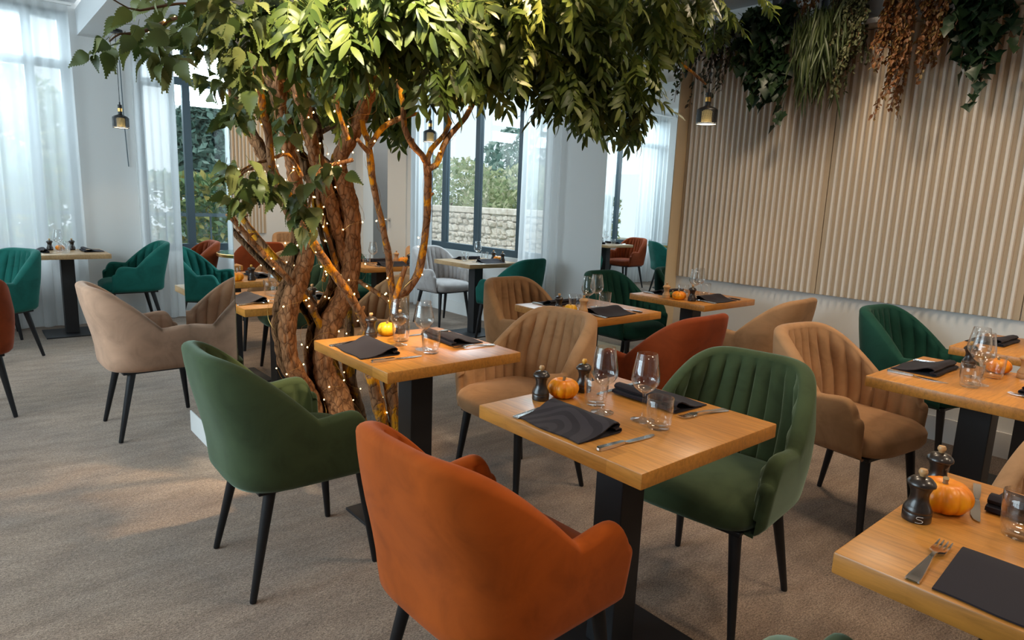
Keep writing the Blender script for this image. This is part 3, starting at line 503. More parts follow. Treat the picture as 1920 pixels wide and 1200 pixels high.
def top(k, p):
    if k == 's':
        x = abs(p); t = max(0, (x-.105)/.078)
        return .612+.010*sm(x/.10)-.165*(1-math.sqrt(max(0, 1-min(1, t)**2.6)))
    xu = abs(math.cos(p))**(2/NEXP); s = abs(math.sin(p))
    return .612+(ZT-.612)*(.80*(1-(1-xu)**1.55)+.20*sm(xu))-.006*s*s
def build_chair():
    path = chair_path()
    # arc length for the channels
    pts = [Vector(plan(k, p, .60, .03)) for k, p in path]; L = [0]
    for i in range(1, len(pts)): L.append(L[-1]+(pts[i]-pts[i-1]).length)
    tot = L[-1]; nch = 18
    T = .052
    ends = [(math.sin(a), math.cos(a)) for a in np.linspace(PI/2, 0, 6)[:-1]]   # rounding in front of the arms
    cols = [('e', e, path[0]) for e in ends]+[('p', i, path[i]) for i in range(len(path))]+[('e', e, path[-1]) for e in ends[::-1]]
    outer = []; inner = []
    for typ, q, (k, p) in cols:
        s, c = (q if typ == 'e' else (0, 1)); h = top(k, p)-(.03*(1-c) if typ == 'e' else 0)
        def P(z, off):
            o = T/2+(off-T/2)*c; v = plan(k, p, z, o)
            return (v[0]+(.028*s), v[1], v[2])
        R = T/2
        o = [P(.372, .075), P(.375, .04), P(.383, .016), P(.40, .003)]
        for t in np.linspace(.08, 1, 9): o.append(P(lerp(.40, h-R*.85, t), 0))
        for a in np.linspace(0, PI, 9)[1:]: o.append(P(h-R*.85+R*.85*math.sin(a), T*(1-math.cos(a))/2))
        outer.append(o)
        ci = L[q]/tot if typ == 'p' else (0 if cols.index((typ, q, (k, p))) < 10 else 1)
        w = abs(math.sin(PI*nch*ci))**.5
        n = [P(h-R*.85, T)]
        for t in np.linspace(.04, 1, 14):
            z = lerp(h-R*.85, .43, t); fade = sm(t/.10); n.append(P(z, T-.002+(-.006+.021*w)*fade*c))
        inner.append(n)
    def grid(G):
        V = [v for r in G for v in r]; m_ = len(G[0]); F = []
        for i in range(len(G)-1):
            for j in range(m_-1): a = i*m_+j; F.append((a, a+m_, a+m_+1, a+1))
        return V, F
    b = MB(); b.add(*grid(outer)); shell = b.mesh('shell', True, sharp=75)
    b = MB(); b.add(*grid(inner)); lining = b.mesh('backrest', True, sharp=80)
    # outward normals for both
    # seat cushion
    V = []; F = []; nz = [(-.0, .86), (.008, .95), (.03, 1.0), (.065, 1.0), (.088, .97), (.100, .90)]; nn = 56
    rings = []
    for dz, sc in nz+[(.106, .72), (.109, .45), (.110, .18)]:
        r = []
        for kx in range(nn):
            a = 2*PI*kx/nn; ca, sa = math.cos(a), math.sin(a); e = 2/4.2
            x = .030+.236*sc*math.copysign(abs(ca)**e, ca); y = 0.237*sc*math.copysign(abs(sa)**e, sa)
            r.append((x, y, .378+dz-(.012*max(0, (x-.15)/.11) if dz > .08 else 0)))
        rings.append(r)
    b = MB(); b.sweep(rings); seat = b.mesh('seat_cushion', True, sharp=80)
    b = MB(); b.box(-.19, .21, -.20, .20, .362, .379); frame = b.mesh('seat_frame', False, bevel=.004)
    legs = []
    for sx in (-1, 1):
        for sy in (-1, 1):
            b = MB(); p0 = Vector((.02+sx*.165, sy*.175, .366)); p1 = Vector((sx*.225, sy*.215, 0))
            b.tube([p1, p1+(p0-p1)*.015, p0], [.010, .0115, .0205], 14); legs.append(b.mesh('leg', True))
    return dict(shell=shell, backrest=lining, seat_cushion=seat, seat_frame=frame, legs=legs)
CH = build_chair()
def chair(label, x, y, deg, mat, group):
    t = thing('dining_armchair', label, 'chair', (x, y, 0), math.radians(deg), group)
    for n in ('shell', 'backrest', 'seat_cushion'): link(n, CH[n], mat, t, objmat=True)
    link('seat_frame', CH['seat_frame'], M_BLACK, t)
    for l in CH['legs']: link('leg', l, M_BLACK, t)
    return t
G1, G2, G3 = 'armchairs around the front tables', 'armchairs along the slatted wall', 'armchairs in the window end of the room'
chair('rust orange velvet armchair seen from behind, large at the front', 0.985, 1.165, 2, V_ORANGE, G1)
chair('olive green velvet armchair facing us across the front centre table', 1.935, 1.155, 187, V_GREEN, G1)
chair('olive green velvet armchair seen from behind, in front of the tree trunks', .874, 2.235, -1, V_GREEN, G1)
chair('tan velvet armchair on the right side of the table beside the tree', 1.985, 2.225, 183, V_TAN, G1)
chair('rust velvet armchair seen from behind, right of the two big wine glasses', 2.80, 2.08, 92, V_RUST, G1)
chair('tan velvet armchair facing us behind the middle table, nearest the window curtain', 2.88, 3.15, -91, V_TAN, G2)
chair('dark green velvet armchair facing us, back against the narrow wall mirror', 3.93, 3.225, -92, V_DARK, G2)
chair('brown tan armchair seen from behind, below the pendant and beside the slatted wall', 3.91, 2.14, 94, V_TAN, G2)
chair('tan velvet armchair facing us behind the right hand table', 2.97, 1.125, -98, V_TAN, G2)
chair('dark green velvet armchair by the slatted wall near the right edge', 4.07, 1.19, -96, V_DARK, G2)
chair('light green armchair whose top just shows at the bottom edge', 1.012, .135, 0, V_GREEN, G1)
chair('tan velvet armchair cut by the right edge behind the front tumbler', 2.02, .13, 180, V_TAN, G1)
chair('dark green armchair outside the frame at the near side of the right table', 2.93, .03, 90, V_DARK, G2)
chair('tan armchair outside the frame at the near side of the last wall table', 3.95, .02, 90, V_TAN, G2)
chair('grey velvet armchair facing us before the tall garden window', 4.02, 5.90, -85, V_GREY, G3)
chair('daylight tinted green armchair seen from behind, right of the garden window table', 4.05, 4.80, 102, V_GREEN_COOL, G3)
chair('daylight tinted green armchair in profile before the pier wall, right of the far table', 1.24, 7.14, 180, V_GREEN_COOL, G3)
chair('beige velvet armchair in profile, touching its own mirror image on the column', .790, 4.06, 1, V_BEIGE, G3)
chair('daylight tinted green ribbed armchair at the left photo edge', .13, 6.28, 215, V_GREEN_COOL, G3)
chair('rust velvet armchair cut by the left edge of the photo', -.085, 4.80, 100, V_RUST, G3)
chair('rust velvet armchair mostly hidden behind the green ribbed one', .12, 7.18, 0, V_RUST, G3)
chair('daylight tinted green armchair left of the round marble table, seen only in the column mirror', -1.08, 6.7, 0, V_GREEN_COOL, G3)
chair('grey armchair of the left room end, seen only in the narrow wall mirror', -.9, 4.0, 30, V_GREY, G3)
chair('rust armchair beyond the right edge, its back seen in the tree mirror', 2.45, -1.25, -90, V_RUST, 'armchairs seen only in the tree mirror')
chair('brown armchair by the back wall, seen in the tree mirror', 3.4, -2.45, 90, V_TAN, 'armchairs seen only in the tree mirror')
chair('dark green armchair beside the back wall table, seen in the tree mirror', 3.2, -1.2, -100, V_DARK, 'armchairs seen only in the tree mirror')

# ---------------------------------------------------------------- tables
TS = .615
b = MB(); b.box(-TS/2, TS/2, -TS/2, TS/2, .708, .75); top_me = b.mesh('tabletop', True, bevel=.004, seg=2)
b = MB(); b.box(-.052, .052, -.052, .052, .012, .70); col_me = b.mesh('pedestal', False, bevel=.003)
b = MB(); b.box(-.215, .215, -.215, .215, 0, .012); base_me = b.mesh('base_plate', False, bevel=.004)
b = MB(); b.box(-.17, .17, -.17, .17, .70, .708); brk_me = b.mesh('mounting_plate', False, bevel=.002)
TABLES = {}
def table(key, label, x, y, where, mat=None, rot=0):
    t = thing('pedestal_table', label, 'table', (x, y, 0), rot, 'square pedestal tables')
    link('tabletop', top_me, mat or M_OAK, t, objmat=True); link('pedestal', col_me, M_BLACKPLATE, t); link('base_plate', base_me, M_BLACKPLATE, t); link('mounting_plate', brk_me, M_BLACKPLATE, t)
    TABLES[key] = (x, y, where); return t
table('A', 'square oak table in the front centre between orange and green armchairs', 1.454, 1.168, 'front centre table')
table('B', 'square oak table beside the tree trunks, green armchair at its left', 1.404, 2.242, 'table beside the tree')
table('C', 'square oak table in the middle behind the rust armchair', 2.818, 2.607, 'middle table', None, PI/2)
table('F', 'square oak table by the slatted wall below the lit pendant', 3.905, 2.626, 'table below the wall pendant', None, PI/2)
table('D', 'square oak table at the right, crossing the photo edge', 2.919, .646, 'right hand table', None, PI/2)
table('E', 'square oak table in the bottom right corner', 1.469, .129, 'bottom right corner table')
table('J', 'oak table against the wall, mostly hidden at the right edge', 3.93, .660, 'last wall table', None, PI/2)
table('G', 'pale square table at far left before the sheer curtain', .73, 7.10, 'far left table', M_PALEOAK)
table('H', 'pale square table before the tall garden window', 4.0, 5.27, 'garden window table', M_PALEOAK, PI/2)
table('K', 'square table hidden behind the mirror column by the beige armchair', 1.33, 4.20, 'hidden table', M_PALEOAK)
table('L', 'oak table near the back wall, seen only in the tree mirror', 2.9, -1.85, 'mirror table')
rt_ = thing('round_marble_table', 'round green marble table with gold rim, seen only in the column mirror', 'table', (-.46, 6.72, 0))
b = MB(); b.lathe([(0, .712), (.37, .712), (.375, .716), (.375, .742), (.37, .746), (0, .746)], 48); b.obj('rim', M_BRASS, rt_)
b = MB(); b.lathe([(0, .746), (.367, .746), (.365, .751), (0, .752)], 48); b.obj('tabletop', M_TABLEDARK, rt_)
b = MB(); b.lathe([(.05, .012), (.05, .712)], 20); b.obj('pedestal', M_BLACKPLATE, rt_); b = MB(); b.lathe([(.24, 0), (.24, .012), (.0, .0125)], 32); b.obj('base_plate', M_BLACKPLATE, rt_)

# ---------------------------------------------------------------- tableware
def lathe_me(name, prof, n=32, sharp=50):
    b = MB(); b.lathe(prof, n); return b.mesh(name, True, sharp=sharp)
wine_me = lathe_me('wine_glass', [(0, .0), (.034, .0), (.0345, .0015), (.030, .003), (.012, .006), (.0048, .012), (.0038, .03), (.0038, .070), (.0055, .080), (.016, .086), (.030, .097), (.0385, .111), (.0405, .121), (.0385, .140), (.0335, .168), (.0285, .197), (.0275, .1975), (.0325, .168), (.0375, .140), (.0393, .121), (.0373, .112), (.0290, .0985), (.015, .0885), (0, .0865)], 36, 60)
def tumbler_mesh():
    n = 40; V = []; F = []; prof = [(0, 0, 0), (.028, 0, 0), (.0315, .003, 0), (.034, .02, 0), (.0365, .05, 0), (.0375, .088, 0), (.0362, .0888, 0), (.0350, .05, 0), (.0322, .03, 1), (.0290, .014, 1), (.020, .010, 0), (0, .009, 0)]
    for r, z, w in prof:
        for k in range(n): rr = r*(1-.05*w*(k % 4 < 2)); a = 2*PI*k/n; V.append((rr*math.cos(a), rr*math.sin(a), z))
    for i in range(len(prof)-1):
        for k in range(n): a, b = i*n+k, i*n+(k+1) % n; F.append((a, b, b+n, a+n))
    m_ = MB(); m_.add(V, F); return m_.mesh('tumbler', True, sharp=60)
tumb_me = tumbler_mesh()
mill_body = lathe_me('body', [(0, 0), (.0255, 0), (.0265, .002), (.0265, .017), (.0255, .0185), (.0265, .020), (.0262, .024), (.0235, .030), (.0185, .040), (.0165, .050), (.0175, .060), (.0215, .070), (.0215, .0715), (0, .0715)], 36)
mill_head = lathe_me('head', [(0, .0718), (.0225, .0718), (.0262, .0745), (.0265, .0775), (.0245, .082), (.0185, .0885), (.008, .092), (0, .0925)], 36)
mill_knob = lathe_me('knob', [(0, .0925), (.005, .0925), (.006, .096), (.0082, .099), (.0085, .103), (.0065, .1075), (0, .1085)], 20)
def pumpkin_mesh(R, Hh, ribs):
    V = []; F = []; nu, nv = ribs*8, 22
    for j in range(nv+1):
        ph = PI*j/nv
        for i in range(nu):
            a = 2*PI*i/nu; rib = 1-.10*(1-abs(math.sin(ribs*a/2))**.6)
            r = R*math.sin(ph)**.82*rib; z = Hh/2*(1+math.cos(ph)*(1-.28*math.exp(-(math.sin(ph)/.32)**2)))-.0
            V.append((r*math.cos(a), r*math.sin(a), z))
    for j in range(nv):
        for i in range(nu): a, b = j*nu+i, j*nu+(i+1) % nu; F.append((a, a+nu, b+nu, b))
    m_ = MB(); m_.add(V, F); me = m_.mesh('flesh', True, sharp=80)
    zmin = min(v.co.z for v in me.vertices)
    for v in me.vertices: v.co.z -= zmin
    b = MB(); zt = Hh*.86-zmin; b.tube([(0, 0, zt-.008), (.001, 0, zt+.004), (.004, .002, zt+.013)], [.007, .0045, .0055], 9); return me, b.mesh('stalk', True)
pump_me = pumpkin_mesh(.050, .066, 10); squash_me = pumpkin_mesh(.042, .064, 8); gourd_me = pumpkin_mesh(.026, .042, 7)
def bar(secs):
    """secs: (x, z, halfwidth, halfthick) along x -> swept bar"""
    return [[(x, -w, z-h), (x, w, z-h), (x, w*.9, z+h), (x, -w*.9, z+h)] for x, z, w, h in secs]
def knife_mesh():
    b = MB()
    b.sweep(bar([(0, .005, .004, .003), (.004, .005, .0085, .0045), (.05, .005, .008, .0042), (.09, .005, .0065, .0038), (.096, .0048, .0045, .0034)]))
    b.sweep([[(x, -w0, z), (x, w1, z), (x, w1, z+t), (x, -w0, z+t)] for x, z, w0, w1, t in ((.094, .003, .004, .004, .003), (.104, .002, .009, .006, .0022), (.15, .0015, .010, .007, .0018), (.185, .0012, .010, .007, .0016), (.207, .001, .005, .007, .0014), (.214, .001, -.003, .006, .001))])
    return b.mesh('table_knife', True, sharp=30)
def fork_mesh():
    b = MB()
    b.sweep(bar([(0, .003, .009, .0012), (.002, .003, .0115, .0016), (.02, .0035, .0112, .0018), (.06, .0055, .0075, .0018), (.095, .009, .0042, .0018), (.118, .010, .0034, .0017), (.130, .009, .0062, .0015), (.138, .008, .0125, .0013), (.146, .007, .0130, .0012), (.150, .0065, .0128, .0011)]))
    for k in range(4):
        y = -.0105+k*.0070
        secs = [(.149, .0065, .0021, .0011), (.165, .0045, .0020, .0010), (.18, .0045, .0018, .0010), (.194, .0075, .0010, .0008)]
        b.sweep([[(x, y-w, z-h), (x, y+w, z-h), (x, y+w, z+h), (x, y-w, z+h)] for x, z, w, h in secs])
    # raised border on the handle
    for s in (-1, 1): b.sweep([[(x, s*w-.0006, z), (x, s*w+.0006, z), (x, s*w+.0006, z+.0009), (x, s*w-.0006, z+.0009)] for x, w, z in ((.004, .0095, .0045), (.05, .0066, .0068), (.10, .0026, .0110))])
    return b.mesh('table_fork', True, sharp=30)
knife_me, fork_me = knife_mesh(), fork_mesh()
def napkin_mesh(length=.252, flat=False):
    th = .003
    if flat: prof = [(0, .003), (.05, .004), (.10, .006), (.15, .008), (.185, .0085), (.196, .0065), (.19, .004), (.15, .0035), (.05, .002)]
    else: prof = [(0, .003), (.03, .0035), (.06, .007), (.088, .015), (.112, .026), (.130, .032), (.146, .0315), (.154, .025), (.150, .018), (.138, .014), (.140, .0125), (.152, .0135), (.162, .0115), (.163, .0055), (.155, .0025), (.10, .0022), (.03, .0015)]
    n = len(prof); m_ = 15; V = []; F = []
    # ribbon with thickness
    def off(i):
        a = Vector(prof[max(0, i-1)]); c_ = Vector(prof[min(n-1, i+1)]); d = (c_-a).normalized(); return Vector((-d.y, d.x))
    for j in range(m_):
        u = (j/(m_-1)-.5)*length; w = 1+.10*math.sin(j*.9)*.3; lift = 1-.35*(j/(m_-1))**2*0
        for side in (0, 1):
            for i in range(n):
                p = Vector(prof[i]); o = off(i)*(th*.5 if side else -th*.5)
                q = p+o; V.append((q.x+.004*math.sin(j*.6)*(1 if i < 4 else .4), u, max(.0004, q.y*(1 if q.y < .012 else w))))
    for j in range(m_-1):
        for i in range(n-1):
            a = j*2*n+i; c_ = a+2*n
            F.append((a, a+1, c_+1, c_)); F.append((a+n, c_+n, c_+n+1, a+n+1))
        for i in (0, n-1):
            a = j*2*n+i; c_ = a+2*n; F.append((a, c_, c_+n, a+n) if i == 0 else (a, a+n, c_+n, c_))
    for j in (0, m_-1):
        for i in range(n-1): a = j*2*n+i; F.append((a, a+n, a+n+1, a+1))
    b = MB(); b.add(V, F); return b.mesh('napkin', True, sharp=60)
nap_me, napflat_me = napkin_mesh(), napkin_mesh(.245, True)
def letter_s():
    r = .0268; pts = []
    shape = [(.9, 1.0), (.55, 1.0), (.22, .96), (.14, .72), (.30, .58), (.65, .52), (.92, .34), (.80, .10), (.45, .0), (.05, .04)]
    for x, y in smooth_path([(a, b_, 0, 0) for a, b_ in shape], .12)[:, :2]:
        an = (x-.5)*.0155/r; pts.append((r*math.cos(an), r*math.sin(an), .003+y*.0125))
    b = MB(); b.tube(pts, .00045, 6); return b.mesh('marking', True)
TZ = .7502
def place(key, lx, ly):
    x, y, w = TABLES[key]; r = ROTS.get(key, 0); c, s = math.cos(r), math.sin(r)
    return (x+lx*c-ly*s, y+lx*s+ly*c, TZ), r
ROTS = dict(C=PI/2, F=PI/2, D=-PI/2, J=-PI/2, H=-PI/2)
def solo(name, label, cat, me, mat, key, lx, ly, rz, group, objmat=False, sc=None, dz=0):
    l, r = place(key, lx, ly); o = link(name, me, mat, None, (l[0], l[1], l[2]+dz), (0, 0, rz+r), sc, objmat); return tag(o, label, cat, group)
def mill(label, key, lx, ly, mat=M_MILL, knob=M_KNOB, s=False, rz=0):
    l, r = place(key, lx, ly); t = thing('pepper_mill', label, 'pepper mill', l, rz, 'pepper and salt mills')
    link('body', mill_body, mat, t, objmat=True); hd = link('head', mill_head, mat, t, objmat=True); k = link('knob', mill_knob, knob, hd, objmat=True); k['label'] = 'small pale wooden knob'
    if s: link('marking', letter_s(), M_CHALK, t, rot=(0, 0, math.radians(-152)))['label'] = 'white letter S on the base'
def pumpkin(label, key, lx, ly, kind='p', sc=1):
    me = dict(p=pump_me, y=squash_me, g=gourd_me)[kind]; mt = dict(p=M_PUMP, y=M_PUMPY, g=M_GOURD)[kind]
    l, r = place(key, lx, ly); t = thing('decorative_pumpkin' if kind != 'g' else 'decorative_gourd', label, 'pumpkin', l, random.uniform(0, 6), 'small table pumpkins'); t.scale = (sc,)*3
    link('flesh', me[0], mt, t); link('stalk', me[1], M_STEM, t)
def setting(key, parts, jit=.003):
    w = TABLES[key][2]; J = lambda: random.uniform(-jit, jit)
    near = {'A': 'orange armchair side', 'B': 'left side', 'C': 'rust armchair side', 'F': 'near side', 'D': 'far side', 'E': 'left side', 'J': 'far side', 'G': 'left side', 'H': 'grey armchair side'}[key]
    far = {'A': 'green armchair side', 'B': 'right side', 'C': 'far side', 'F': 'mirror side', 'D': 'near side', 'E': 'right side', 'J': 'near side', 'G': 'right side', 'H': 'near side'}[key]
    if 'n1' in parts: solo('napkin', f'folded charcoal napkin on the {w}, {near}', 'napkin', napflat_me if key == 'E' else nap_me, M_NAPKIN_P if key == 'A' else M_NAPKIN, key, -.295, .030, math.radians(random.uniform(-3, 3)), 'charcoal napkins', True)
    if 'n2' in parts: solo('napkin', f'folded charcoal napkin on the {w}, {far}', 'napkin', nap_me, M_NAPKIN, key, .288, .035, PI+math.radians(random.uniform(-3, 3)), 'charcoal napkins', True)
    if 'k1' in parts: solo('table_knife', f'steel knife on the {w}, {near}', 'knife', knife_me, M_STEEL, key, -.287, -.152, math.radians(-3), 'table knives')
    if 'k2' in parts: solo('table_knife', f'steel knife on the {w}, {far}', 'knife', knife_me, M_STEEL, key, .285, .182, PI, 'table knives')
    if 'f1' in parts: solo('table_fork', f'steel fork on the {w}, {near}', 'fork', fork_me, M_STEEL, key, -.300, dict(A=.150, E=.182).get(key, .168), math.radians(6 if key == 'A' else 2), 'table forks')
    if 'f2' in parts: solo('table_fork', f'steel fork on the {w}, {far}', 'fork', fork_me, M_STEEL, key, .292, -.152, PI+math.radians(-10), 'table forks')
    if 'g1' in parts: solo('wine_glass', f'clear wine glass on the {w}, nearer its pumpkin', 'wine glass', wine_me, M_GLASS, key, -.049+J(), .052+J(), 0, 'wine glasses')
    if 'g2' in parts: solo('wine_glass', f'clear wine glass on the {w}, farther from its pumpkin', 'wine glass', wine_me, M_GLASS, key, -.003+J(), -.064+J(), 0, 'wine glasses')
    if 't1' in parts: solo('tumbler', f'clear water tumbler on the {w}, nearer its pumpkin', 'tumbler', tumb_me, M_GLASS, key, -.004+J(), .114+J(), 0, 'water tumblers')
    if 't2' in parts: solo('tumbler', f'clear water tumbler on the {w}, farther from its pumpkin', 'tumbler', tumb_me, M_GLASS, key, -.015+J(), -.132+J(), .3, 'water tumblers')
ALL = 'n1 n2 k1 k2 f1 f2 g1 g2 t1 t2'.split()
for k in 'ABCFD': setting(k, ALL)
setting('E', ['n1', 'f1', 't1x'])
solo('tumbler', 'large clear tumbler at the right edge on the bottom right corner table', 'tumbler', tumb_me, M_GLASS, 'E', .055, .110, .2, 'water tumblers')
solo('table_knife', 'steel knife behind the tumbler on the bottom right corner table', 'knife', knife_me, M_STEEL, 'E', .262, .235, PI+.25, 'table knives')
solo('napkin', 'folded charcoal napkin behind the tumbler on the bottom right corner table', 'napkin', nap_me, M_NAPKIN, 'E', .288, .06, PI, 'charcoal napkins', True)
setting('J', ['n1', 'g1', 't1', 'n2'])
setting('G', ['n1', 'n2', 't1', 't2', 'g1', 'k1'])
setting('H', ['n1', 'n2', 'g1', 't1', 'f2', 't2'])
mill('dark mill with pale knob left of the orange pumpkin, front centre table', 'A', -.115, .245); pumpkin('round orange pumpkin between two dark mills on the front centre table', 'A', -.034, .228)
mill('dark mill with yellow knob right of the orange pumpkin, front centre table', 'A', .066, .236, knob=M_KNOBY)
mill('dark mill left of the yellow squash, table beside the tree', 'B', -.076, .244); pumpkin('upright yellow squash between mills on the table beside the tree', 'B', .004, .25, 'y'); mill('dark mill right of the yellow squash, table beside the tree', 'B', .078, .262)
mill('dark mill left of the small yellow pumpkin on the middle table', 'C', -.03, .27); pumpkin('small yellow pumpkin among mills on the middle table', 'C', -.09, .235, 'y', .9); mill('natural wood mill right of the yellow pumpkin on the middle table', 'C', -.145, .19, M_MILLWOOD)
mill('natural wood mill left of the pumpkin below the wall pendant', 'F', .02, .272, M_MILLWOOD); pumpkin('orange pumpkin on the table below the wall pendant', 'F', -.055, .232, 'p', .95); mill('dark mill right of the pumpkin below the wall pendant', 'F', -.145, .215); pumpkin('small dark green gourd behind the pumpkin below the wall pendant', 'F', .03, .19, 'g')
mill('dark mill standing behind the tumbler on the right hand table', 'D', -.12, .25, knob=M_KNOBY); pumpkin('orange pumpkin behind wine glasses on the right hand table', 'D', -.02, .245, 'p', .95); mill('natural wood mill at the right edge on the right hand table', 'D', .075, .225, M_MILLWOOD)
mill('dark mill marked S in front of the pumpkin, bottom right corner table', 'E', -.036, .262, s=True); pumpkin('orange pumpkin behind the mill marked S, bottom right corner', 'E', .062, .246, 'p', 1.08); mill('dark mill behind the orange pumpkin, bottom right corner table', 'E', .150, .285)
mill('dark mill on the left half of the far left table', 'G', -.10, .20); pumpkin('tiny orange pumpkin on the far left table', 'G', -.02, .21, 'p', .8); mill('dark mill on the right half of the far left table', 'G', .07, .2)
mill('dark mill left of the pumpkin on the garden window table', 'H', .03, .2); pumpkin('orange pumpkin on the garden window table', 'H', .10, .2, 'p', .9); mill('dark mill right of the pumpkin on the garden window table', 'H', .19, .19)
# ---------------------------------------------------------------- pendant lamps
sh = MB(); sh.lathe([(.0155, .118), (.0185, .112), (.052, .098), (.0625, .090), (.064, .084), (.064, .0), (.0622, .0), (.0622, .083), (.060, .089), (.050, .096), (.0155, .114)], 40, closed=True)
shade_me = sh.mesh('lamp_shade', True, sharp=45)
def perforated():
    t = MT('perforated_black_metal'); c = t.n('ShaderNodeTexCoord'); sep = t.n('ShaderNodeSeparateXYZ'); t.l(c.outputs['Object'], sep.inputs[0])
    at = t.n('ShaderNodeMath', operation='ARCTAN2'); t.l(sep.outputs[1], at.inputs[0]); t.l(sep.outputs[0], at.inputs[1])
    def holes(v, f):
        a = t.n('ShaderNodeMath', operation='MULTIPLY'); a.inputs[1].default_value = f; t.l(v, a.inputs[0])
        b = t.n('ShaderNodeMath', operation='SINE'); t.l(a.outputs[0], b.inputs[0])
        g = t.n('ShaderNodeMath', operation='GREATER_THAN'); g.inputs[1].default_value = -.35; t.l(b.outputs[0], g.inputs[0]); return g.outputs[0]
    h = t.n('ShaderNodeMath', operation='MULTIPLY'); t.l(holes(at.outputs[0], 84), h.inputs[0]); t.l(holes(sep.outputs[2], 1320), h.inputs[1])
    lo = t.n('ShaderNodeMath', operation='LESS_THAN'); lo.inputs[1].default_value = .082; t.l(sep.outputs[2], lo.inputs[0])
    h2 = t.n('ShaderNodeMath', operation='MULTIPLY'); t.l(h.outputs[0], h2.inputs[0]); t.l(lo.outputs[0], h2.inputs[1])
    gt = t.n('ShaderNodeMath', operation='GREATER_THAN'); gt.inputs[1].default_value = .006; t.l(sep.outputs[2], gt.inputs[0])
    h3 = t.n('ShaderNodeMath', operation='MULTIPLY'); t.l(h2.outputs[0], h3.inputs[0]); t.l(gt.outputs[0], h3.inputs[1])
    tr = t.n('ShaderNodeBsdfTransparent'); ms = t.n('ShaderNodeMixShader'); t.l(h3.outputs[0], ms.inputs[0]); t.set(Base_Color=(.012, .012, .013), Roughness=.4)
    t.l(t.b.outputs[0], ms.inputs[1]); t.l(tr.outputs[0], ms.inputs[2]); t.l(ms.outputs[0], t.out.inputs[0]); return t.m
M_PERF = perforated()
liner_me = lathe_me('brass_liner', [(.032, .010), (.032, .080), (.020, .088), (0, .088)], 28)
diff_me = lathe_me('diffuser', [(0, .004), (.0615, .004), (.0615, .008), (0, .008)], 36)
neck_me = lathe_me('neck', [(.0165, .116), (.0165, .134), (.0155, .134), (.0155, .165), (.0165, .165), (.0165, .192), (.006, .195), (.005, .215), (0, .216)], 28)
ring_me = lathe_me('brass_ring', [(.0158, .136), (.0180, .137), (.0180, .163), (.0158, .164)], 28)
def pendant(label, x, y, z, ceil, sc=1.0, power=6):
    t = thing('pendant_lamp', label, 'lamp', (x, y, z), 0, 'black and brass pendant lamps')
    link('lamp_shade', shade_me, M_PERF, t, sc=sc); link('brass_liner', liner_me, M_LAMPIN, t, sc=sc); link('diffuser', diff_me, M_LAMP, t, sc=sc); nk = link('neck', neck_me, M_BLACK, t, sc=sc); link('brass_ring', ring_me, M_BRASS, nk)
    b = MB(); b.tube([(0, 0, .21*sc), (0, 0, ceil-z-.02)], .003, 6); b.obj('cord', M_BLACK, t)
    b = MB(); b.lathe([(0, 0), (.055, 0), (.06, .006), (.06, .025), (0, .025)], 28); b.obj('ceiling_cap', M_BLACK, t, loc=(0, 0, ceil-z-.025))
    l = bpy.data.lights.new('pendant_bulb', 'SPOT'); l.energy = power; l.color = (1, .74, .45); l.spot_size = math.radians(110); l.spot_blend = .6; l.shadow_soft_size = .04
    o = bpy.data.objects.new('pendant_bulb', l); COL.objects.link(o); o.location = (x, y, z-.012)
pendant('lit pendant lamp before the slatted wall under the trailing plants', 3.83, 2.585, 1.905, 2.82, 1.05, 8)
pendant('pendant lamp at far left before the pier wall', 1.215, 7.0, 1.875, 2.72, 1.06)
pendant('pendant lamp before the garden window, framed by thin branches', 3.52, 5.42, 1.885, 2.82, 1.05)
pendant('pendant lamp over the right hand table, seen in the tree mirror', 3.14, .55, 1.88, 2.82, 1.05)
pendant('pendant lamp of the left room end, seen in the narrow wall mirror', -.62, 5.6, 1.90, 3.0, 1.05)

# ---------------------------------------------------------------- the tree
tree = thing('indoor_tree', 'gnarled indoor tree with cork bark trunks, lichened branches and leafy canopy', 'tree', (1.3, 2.7, 0))
TL = Vector((1.3, 2.7, 0))
def barkfn(seed, amp):
    def f(p, r, i, k):
        q = Vector((p.x*26, p.y*26, p.z*11))+Vector((seed*7, 0, 0))
        d, _ = noise.voronoi(q); cr = min(1, (d[1]-d[0])*2.6)
        return r*(1+amp*(noise.noise(p*6+Vector((seed, 0, 0)))*.7))+amp*.055*(cr-.5)
    return f
for k, v in BR.items():
    P = smooth_path(v, .011 if k[0] == 'T' else .03); P[:, 3] = np.maximum(P[:, 3], .002)
    pts = [Vector(p[:3])-TL for p in P]; b = MB()
    if k[0] == 'T': b.tube(pts, list(P[:, 3]*.84), 44, True, barkfn(ord(k[1]), .16)); me = b.mesh('trunk', True, sharp=80); link('trunk', me, M_BARK, tree)
    else:
        sd = len(k)+ord(k[-1]); kn = lambda p, r, i, q, sd=sd: r*(1+.22*noise.noise(p*14+Vector((sd, 0, 0)))+.12*noise.noise(p*45))
        b.tube(pts, list(P[:, 3]), 12, True, kn); me = b.mesh('branch', True, sharp=80); link('branch', me, M_TWIG if k in ('C1', 'C1b') else M_BRANCH, tree)
